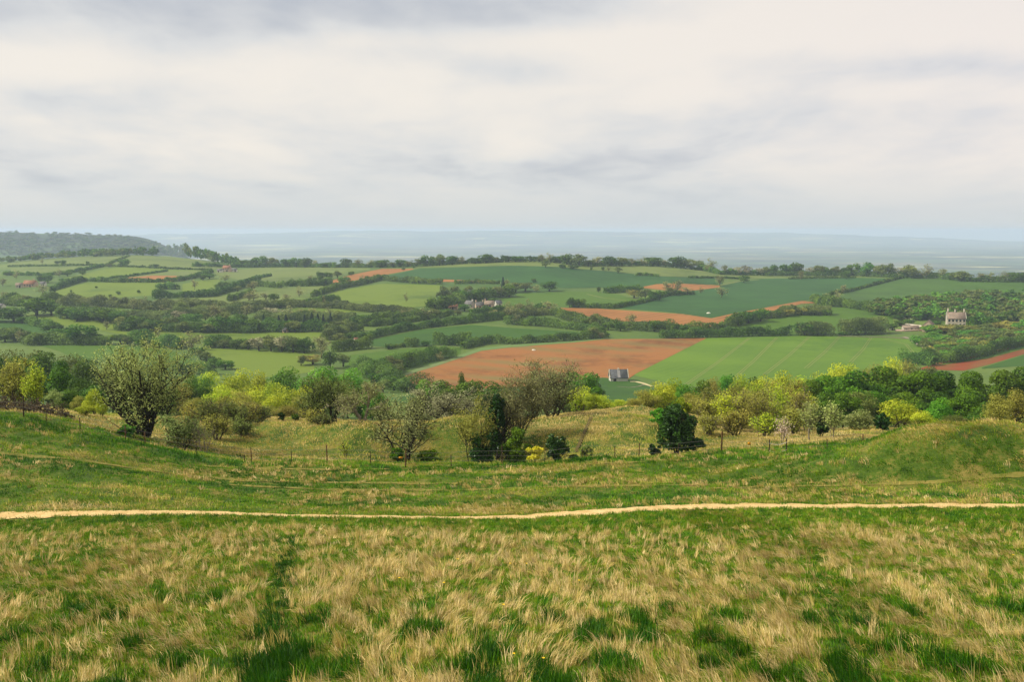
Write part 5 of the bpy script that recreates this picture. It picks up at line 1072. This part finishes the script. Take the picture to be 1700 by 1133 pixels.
def wall_run(pts, h, mat, label):
    p = np.array(pts, dtype=float); q = np.linspace(0, len(p) - 1, 14); G = px(np.interp(q, range(len(p)), p[:, 0]), np.interp(q, range(len(p)), p[:, 1]))
    d = np.gradient(G[:, :2], axis=0); d /= np.linalg.norm(d, axis=1)[:, None]; nn = np.stack([-d[:, 1], d[:, 0]], -1) * .25
    ring = [np.stack([G[:, 0] + s * nn[:, 0], G[:, 1] + s * nn[:, 1], G[:, 2] + z], -1) for s, z in ((-1, -.5), (1, -.5), (1, h), (-1, h))]
    V = np.stack(ring, 1).reshape(-1, 3); i = np.arange(13)[:, None] * 4
    Q = np.concatenate([np.concatenate([i + k, i + (k + 1) % 4, i + 4 + (k + 1) % 4, i + 4 + k], 1) for k in range(4)] + [np.array([[0, 1, 2, 3], [52 + 3, 52 + 2, 52 + 1, 52]])])
    tag(link('garden_wall', quad_mesh('garden_wall', V, Q), mat), label, 'wall')
wall_run([(1486, 550.5), (1500, 551), (1534, 549.5)], 1.3, W_PK, 'pale garden wall below the long low outbuilding')
wall_run([(1494, 540), (1508, 541), (1530, 544)], 1.4, W_ST, 'stone garden wall behind the long low outbuilding')
wall_run([(1498, 529.5), (1507, 531), (1516, 535)], 1.6, W_ST, 'short pale wall in the trees above the gardens')
wall_run([(781, 514), (790, 514.5), (801, 513.5)], 1.0, W_PK, 'low cream wall in front of the middle cottage')
wall_run([(819, 512), (829, 510.5)], 1.0, W_PK, 'low cream wall at the right of the hamlet')
wall_run([(1392, 559), (1440, 560.5), (1480, 561.5), (1513, 564)], .6, flat('mossy_wall', (136, 128, 104), k=.5), 'thin dry stone wall along the top of the striped crop')
def heap(u, v, wpx, h, mat, label):
    b = P(u, v); w = wpx / F * b[1]; bm_ = bmesh.new(); bmesh.ops.create_icosphere(bm_, subdivisions=3, radius=1)
    for q in bm_.verts:
        f = 1 + .5 * (float(vnoise(q.co.x * 2 + 9, q.co.y * 2 + q.co.z + 5, 3)) - .5); q.co = Vector((q.co.x * w / 2 * f, q.co.y * w / 2.5 * f, max(-.2, q.co.z * h * f)))
    me = bpy.data.meshes.new('heap'); bm_.to_mesh(me); bm_.free(); tag(link('lime_heap', me, mat, loc=tuple(b)), label, 'heap')
LH = flat('lime_white', (226, 220, 200), k=.8, var=.15, scale=2)
heap(886, 582.5, 7, .9, LH, 'small white heap lying on the red ploughed field'); heap(1176, 521, 7, 1.1, LH, 'small cream heap on the dark corn field')
# ------------------------------------------------------------------ footpath and worn tracks
SAND = NT('trodden_earth'); co_ = SAND.coord('Object'); n1_ = SAND.noise(co_, 1.6, 6, .7); n2_ = SAND.noise(co_, 12, 4, .7)
SAND.base(SAND.mix(SAND.ramp(n2_, [(.4, (0, 0, 0)), (.75, (.7, .7, .7))]), SAND.ramp(n1_, [(.3, alb((206, 168, 100), .7)), (.65, alb((244, 214, 150), .74))]), alb((150, 118, 70), .6))); SAND.bump(n1_, .5, .05)
STRAW = NT('worn_straw'); co_ = STRAW.coord('Object'); n1_ = STRAW.noise(co_, 1.2, 6, .75); STRAW.base(STRAW.ramp(n1_, [(.32, alb((104, 116, 36), .6)), (.62, alb((160, 144, 72), .6))])); STRAW.bump(n1_, .5, .06)
PATH_C = [(-230, 862), (0, 859), (110, 854), (240, 852.5), (340, 853), (430, 856), (540, 859), (640, 860), (740, 861), (840, 861), (900, 858.5), (960, 854), (1040, 848), (1130, 843.5), (1260, 841.5), (1390, 842.5), (1500, 841.5), (1600, 841), (1700, 842), (1930, 843.5)]
PW = [.95, .9, .75, .85, .9, .7, .7, .6, .55, 1.0, 1.1, 1.25, 1.2, 1.15, 1.05, .85, .7, .85, .85, .8]
def near_strip(name, pts, w, mat, label, off, wob=.5):
    p = np.array(pts, dtype=float); q = np.linspace(p[0, 0], p[-1, 0], 500); g = px(q, np.interp(q, p[:, 0], p[:, 1])); ww = np.interp(q, p[:, 0], np.broadcast_to(np.asarray(w, dtype=float), (len(p),)))
    k = np.ones(9) / 9; gy = np.convolve(np.pad(g[:, 1], 4, 'edge'), k, 'valid'); n = 7; V = []
    a = ww * (.5 + wob * (fbm(g[:, 0] * 1.3, g[:, 0] * 0 + 3, 51, 3) - .5)); b = ww * (.5 + wob * (fbm(g[:, 0] * 1.3, g[:, 0] * 0 + 8, 52, 3) - .5))
    for f in np.linspace(0, 1, n):
        y = gy - a + (a + b) * f; V.append(np.stack([g[:, 0], y, zt(g[:, 0], y) + off], -1))
    V = np.stack(V, 1).reshape(-1, 3); id_ = np.arange(500 * n).reshape(500, n)
    Q = np.stack([id_[:-1, :-1], id_[1:, :-1], id_[1:, 1:], id_[:-1, 1:]], -1).reshape(-1, 4)
    tag(link(name, quad_mesh(name, V, Q, smooth=True), mat), label, 'path', kind='structure'); return g[:, 0], gy, a, b
pX, pY, pA, pB_ = near_strip('footpath', PATH_C, np.array(PW) * 1.5, SAND.m, 'narrow sandy footpath crossing the grassy slope', .035)
TR = []
TR.append(near_strip('worn_track', [(-60, 745), (40, 758), (120, 763), (200, 775), (300, 789), (420, 800), (600, 803), (760, 804)], .42, STRAW.m, 'faint straw coloured track slanting below the left fence', .03))
TR.append(near_strip('worn_track', [(300, 772), (430, 779), (560, 781), (700, 779), (850, 775), (1000, 771), (1140, 764), (1260, 752), (1400, 747)], .34, STRAW.m, 'thin worn track running just below the fence', .03))
TR.append(near_strip('worn_track', [(1180, 812), (1300, 809), (1450, 806), (1560, 801), (1640, 793), (1740, 786)], .36, STRAW.m, 'small sandy track round the foot of the right mound', .03))
TR.append(near_strip('worn_track', [(380, 806), (560, 815), (760, 815), (960, 808), (1180, 806)], .34, STRAW.m, 'worn straw strip along the middle of the slope', .03))
gp = np.array([(956, 752), (962, 738), (968, 724), (976, 706), (981, 694)]); g_ = px(np.interp(np.linspace(0, 4, 40), range(5), gp[:, 0]), np.interp(np.linspace(0, 4, 40), range(5), gp[:, 1]))
V_ = []
for s_ in np.linspace(-.13, .13, 4): V_.append(np.stack([g_[:, 0] + s_, g_[:, 1], zt(g_[:, 0] + s_, g_[:, 1]) + .09], -1))
V_ = np.stack(V_, 1).reshape(-1, 3); i_ = np.arange(160).reshape(40, 4)
tag(link('worn_track', quad_mesh('worn_track', V_, np.stack([i_[:-1, :-1], i_[:-1, 1:], i_[1:, 1:], i_[1:, :-1]], -1).reshape(-1, 4), smooth=True), flat('rut_earth', (110, 98, 52), k=.5, scale=2)), 'dark eroded rut climbing the sunny mound', 'path', kind='structure')

# ------------------------------------------------------------------ grass blades
GM = NT('grass_blade'); ga = GM.node('ShaderNodeAttribute', attribute_name='hue'); gb = GM.node('ShaderNodeAttribute', attribute_name='tone')
c_ = GM.ramp(ga.outputs['Fac'], [(0.0, alb((28, 76, 6), 1.0)), (.25, alb((78, 126, 8), 1.04)), (.5, alb((124, 146, 22), 1.0)), (.75, alb((188, 164, 88), .9)), (1.0, alb((228, 204, 146), .9))])
mr_ = GM.node('ShaderNodeMapRange'); mr_.inputs['To Min'].default_value = .62; mr_.inputs['To Max'].default_value = 1.35; GM.ln(gb.outputs['Fac'], mr_.inputs['Value'])
hs_ = GM.node('ShaderNodeHueSaturation'); GM.ln(c_, hs_.inputs['Color']); GM.ln(mr_.outputs[0], hs_.inputs['Value']); GM.base(hs_.outputs[0]); GM.b.inputs['Roughness'].default_value = .55
tr_ = GM.node('ShaderNodeBsdfTranslucent'); GM.ln(hs_.outputs[0], tr_.inputs['Color']); ms_ = GM.node('ShaderNodeMixShader'); ms_.inputs[0].default_value = .3
GM.ln(GM.b.outputs[0], ms_.inputs[1]); GM.ln(tr_.outputs[0], ms_.inputs[2]); GM.ln(ms_.outputs[0], GM.out.inputs['Surface'])

def blades(name, label, X, Y, hue, tone, length, lean, ang, width, nb, spread, seed, huevar=.1, curl=.5, ajit=.55):
    """tufts at X,Y: nb blades each; lean 0 upright .. 1 flat, ang = lean heading"""
    g = np.random.default_rng(seed); n = len(X); k = np.repeat(np.arange(n), nb); m = len(k)
    x = X[k] + g.normal(0, 1, m) * spread[k]; y = Y[k] + g.normal(0, 1, m) * spread[k]; z = zt(x, y) - .02
    L = length[k] * g.uniform(.55, 1.25, m); a = ang[k] + g.normal(0, ajit, m); le = np.clip(lean[k] + g.normal(0, .16, m), .02, 1.15)
    th = le * math.pi / 2; dx, dy = np.cos(a), np.sin(a)
    t1 = th * .75; t2 = np.minimum(th * (1 + curl), 1.75)
    p0 = np.stack([x, y, z], -1)
    p1 = p0 + (L * .55)[:, None] * np.stack([np.sin(t1) * dx, np.sin(t1) * dy, np.cos(t1)], -1)
    p2 = p1 + (L * .45)[:, None] * np.stack([np.sin(t2) * dx, np.sin(t2) * dy, np.cos(t2)], -1)
    p2[:, 2] = np.maximum(p2[:, 2], z + .015)
    w = width[k] * g.uniform(.7, 1.3, m); sa = g.uniform(0, math.pi, m); side = np.stack([np.cos(sa), np.sin(sa), g.normal(0, .2, m)], -1) * w[:, None] / 2
    V = np.stack([p0 - side, p0 + side, p1 + side * .85, p1 - side * .85, p2], 1).reshape(-1, 3)
    o = np.arange(m) * 5
    loops = np.stack([o, o + 1, o + 2, o + 3, o + 3, o + 2, o + 4], -1).ravel()
    st = np.stack([np.arange(m) * 7, np.arange(m) * 7 + 4], -1).ravel()
    hu = np.clip(hue[k] + g.normal(0, huevar, m), 0, 1); to = np.clip(tone[k] + g.normal(0, .16, m), 0, 1)
    me = np_mesh(name, V, loops, st, None, attrs={'hue': np.repeat(hu, 2), 'tone': np.repeat(to, 2)})
    tag(link(name, me, GM.m), label, 'grass', kind='stuff')
def sample(n, y0, y1, seed, s=.60, pw=1.6):
    g = np.random.default_rng(seed); yy = (y0**pw + (y1**pw - y0**pw) * g.random(n))**(1 / pw)
    return g.uniform(-1, 1, n) * np.minimum(s * yy * .93 + 3.2, .66 * yy + .8), yy, g
def path_gap(x, y):
    yc = np.interp(x, pX, pY); a = np.interp(x, pX, pA); b = np.interp(x, pX, pB_); return (y > yc - a * .8) & (y < yc + b * .8)
# near bank: long dry straw lying over green, dark tussocks at the bottom
def near_fields(x, y, yc):
    s1 = fbm(x * .9 + 3, y * .26, 71, 3); s2 = fbm(x * 4.4, y * 1.35, 72, 3); s3 = fbm(x * .14, y * .10, 73, 2)
    nearpath = sm(10, 1.5, yc - y); bottom = sm(25, 16, y); left = sm(-.22, -.48, x / y); right = sm(.28, .5, x / y)
    st = .42 * (s1 - .5) * 2 + 1.25 * (s2 - .5) * 2 + .3 * (s3 - .5) * 2 + .12 - .38 * nearpath + .08 * bottom - .30 * left - .16 * right
    t1 = np.exp(-((x - np.interp(y, [15, 18, 24, 32, 40], [-4.1, -4.3, -5.9, -7.5, -8.9])) / (.26 + .14 * fbm(y * .8, x * 0, 70, 2)))**2) * sm(42, 36, y)
    t2 = np.exp(-((x - np.interp(y, [15, 18, 24, 32, 40], [6.3, 6.4, 8.0, 10.2, 12.6])) / .40)**2) * sm(38, 29, y)
    tus = fbm(x * 2.3 + 40, y * .8, 74, 2) + .05 * bottom; tk = sm(.66, .75, tus) * sm(31, 21, y)
    flow = math.pi * .70 + 1.5 * (fbm(x * .2, y * .1, 75, 2) - .5) * 2 + 1.7 * (fbm(x * 1.1, y * .4, 76, 2) - .5) * 2
    return st - 1.9 * t1 - 1.1 * t2 - 1.3 * tk, np.maximum(t1, t2 * .8), tk, flow, nearpath
def near_pts(n, seed):
    x, y, g = sample(n, 15.2, 49, seed, pw=1.25); yc = np.interp(x, pX, pY); ok = ~path_gap(x, y) & (y < yc + .6); return x[ok], y[ok], yc[ok], g
# a low green and olive sward ...
x, y, yc, g = near_pts(58000, 61); n = len(x); st, trk, tk, flow, npth = near_fields(x, y, yc)
hue = np.clip(.41 + .24 * st + g.normal(0, .09, n) - .10 * tk - .06 * trk, .04, .66)
blades('short_grass', 'green and olive undergrowth of the near bank with darker tussocks', x, y, hue, np.clip(.40 + .9 * (fbm(x * 3.2, y * 1.2, 78, 2) - .5) + .15 * g.normal(0, 1, n) - .10 * trk, 0, 1),
       (.12 + .20 * tk + .04 * npth) * g.uniform(.7, 1.35, n), np.clip(.34 + .2 * g.normal(0, 1, n) - .1 * tk, .03, .9), flow + g.normal(0, .7, n), .011 + .00024 * y, 15, .09 + .02 * tk, 84, .07)
# ... under clumps of last year's straw
x, y, yc, g = near_pts(86000, 64); st, trk, tk, flow, npth = near_fields(x, y, yc)
ok = g.random(len(x)) < (.05 + .50 * sm(-.10, .80, st)) * (1 - .35 * npth); x, y, yc, st, flow, npth = x[ok], y[ok], yc[ok], st[ok], flow[ok], npth[ok]; n = len(x)
hue = np.clip(.80 + .05 * st + g.normal(0, .09, n) - .08 * npth, .55, .98)
thatch = g.random(n) < .35
blades('dry_grass', 'clumps of long dry straw coloured grass lying over the near bank', x, y, hue, np.clip(.50 + .9 * (fbm(x * 3.6, y * 1.3, 77, 2) - .5) + .2 * g.normal(0, 1, n), 0, 1),
       (.33 - .12 * npth) * g.uniform(.55, 1.45, n), np.clip(.46 + .34 * thatch + .17 * g.normal(0, 1, n), .05, 1), flow + g.normal(0, .35, n), .0085 + .00019 * y, 13, .045 + .02 * thatch, 81, .05, .35, .24)
# beyond the path
x, y, g = sample(27000, 44, 71, 62, .62, 1.8)
yc = np.interp(x, pX, pY); ok = ~path_gap(x, y) & (y > yc - .3); x, y, yc = x[ok], y[ok], yc[ok]
for (tx, ty, ta, tb) in TR:
    yy = np.interp(x, tx, ty, left=-99, right=-99); ok = np.abs(y - yy) > .16; ok |= g.random(len(x)) < .5; x, y, yc = x[ok], y[ok], yc[ok]
n = len(x); s1 = fbm(x * .14, y * .42, 91, 4); s2 = fbm(x * .7, y * .9, 92, 3)
mound = np.exp(-(((x - 28) / 9)**2 + ((y - 58.5) / 5)**2)**1.3)
lanes = np.exp(-((y - yc - 1.6) / 1.3)**2)
straw = g.normal(0, .18, n) + 1.1 * (s1 - .52) * 2 + .7 * (s2 - .5) * 2 - .02 + .30 * lanes + .22 * mound
fencegreen = np.exp(-((y - 64.6) / 1.2)**2); straw -= .35 * fencegreen * (1 - mound)
hue = np.clip(.34 + .45 * straw, .08, .85); dry = sm(.5, .7, hue)
ang = math.pi * .75 + 1.6 * (fbm(x * .2, y * .2, 93, 2) - .5) * 2
blades('meadow_grass', 'shorter green grass with straw streaks between path and fence', x, y, hue, np.clip(.60 + 1.1 * (fbm(x * 1.2, y * 1.4, 94, 2) - .5) + g.normal(0, .16, n), 0, 1), (.13 + .12 * dry + .10 * fencegreen) * np.exp(g.normal(0, .35, n)), .35 + .35 * dry, ang + g.normal(0, .4, n), .016 + .0002 * y, 15, .13 + .05 * dry, 82, .09)
x, y, g = sample(9000, 48, 70, 65, .62, 1.8); yc = np.interp(x, pX, pY)
pr = sm(.50, .66, fbm(x * .13, y * .42, 191, 3) * .6 + fbm(x * .9, y * 1.0, 192, 2) * .4 - .10 * np.exp(-(((x - 27) / 8)**2 + ((y - 58.5) / 5)**2)))
ok = ~path_gap(x, y) & (g.random(len(x)) < pr) & (y > yc); x, y = x[ok], y[ok]; n = len(x)
blades('straw_tufts', 'tawny tussocks of dry grass scattered between path and fence', x, y, np.clip(.78 + g.normal(0, .08, n), .5, .95), np.clip(.5 + .22 * g.normal(0, 1, n), 0, 1), .26 * g.uniform(.6, 1.5, n), np.clip(.5 + .2 * g.normal(0, 1, n), .1, 1), math.pi * .7 + g.normal(0, .6, n), .017 + .0002 * y, 18, .10 + 0 * x, 85, .06)
# mounds behind the fence
x, y, g = sample(36000, 70, 118, 63, .60, 1.7); n = len(x)
straw = g.normal(0, .2, n) + 1.2 * (fbm(x * .16, y * .2, 95, 4) - .5) * 2 + .5 * (fbm(x * .8, y * .8, 96, 2) - .5) * 2 + .18 - .30 * sm(-.25, -.42, x / y) - .12 * sm(.22, .3, x / y)
hue = np.clip(.72 + .24 * straw, .4, .86)
blades('bank_grass', 'tawny olive grass over the mounds behind the fence', x, y, hue, np.clip(.76 + .7 * (fbm(x * .9, y * .9, 97, 2) - .5) + g.normal(0, .12, n), 0, 1), .2 * g.uniform(.6, 1.4, n), .45 + 0 * x, math.pi * .7 + 1.8 * (fbm(x * .2, y * .2, 98, 2) - .5) * 2, .034 + 0 * x, 12, .22 + 0 * x, 83, .08)

# a few yellow flowers in the straw
fm_ = flat('dandelion_yellow', (240, 196, 40), k=.8, var=.05)
fa = Acc(); gg = np.random.default_rng(5)
for i in range(10):
    r_ = 2 * math.pi * i / 10; d_ = np.array([math.cos(r_), math.sin(r_), .35]); s_ = np.array([-math.sin(r_), math.cos(r_), 0]) * .010
    fa.add(np.array([(0, 0, 0), d_ * .018 - s_, d_ * .03, d_ * .018 + s_]), np.array([[0, 1, 2, 3]]))
fme = fa.mesh('petals', (fm_,)); sV, sQ = tube_np([(0, 0, -.42), (0, 0, 0)], [.004, .004], 4); fa2 = Acc(); fa2.add(sV, sQ); stm = fa2.mesh('stem', (flat('flower_stem', (90, 120, 50)),))
for i, (u, v) in enumerate([(663, 983), (737, 992), (760, 950), (847, 957), (874, 957), (836, 1032), (853, 1122), (902, 1130), (961, 987), (1681, 941)]):
    b = P(u, v); e = empty('dandelion', b + np.array([0, 0, .40]), random.uniform(0, 6)); sc_ = 1.3 if v < 1100 else 1.0; e.scale = (sc_, sc_, 1)
    tag(e, 'tiny yellow dandelion flower standing in the dry straw grass', 'flower', 'yellow dandelions in the near grass'); link('petals', fme, parent=e); link('stem', stm, parent=e)
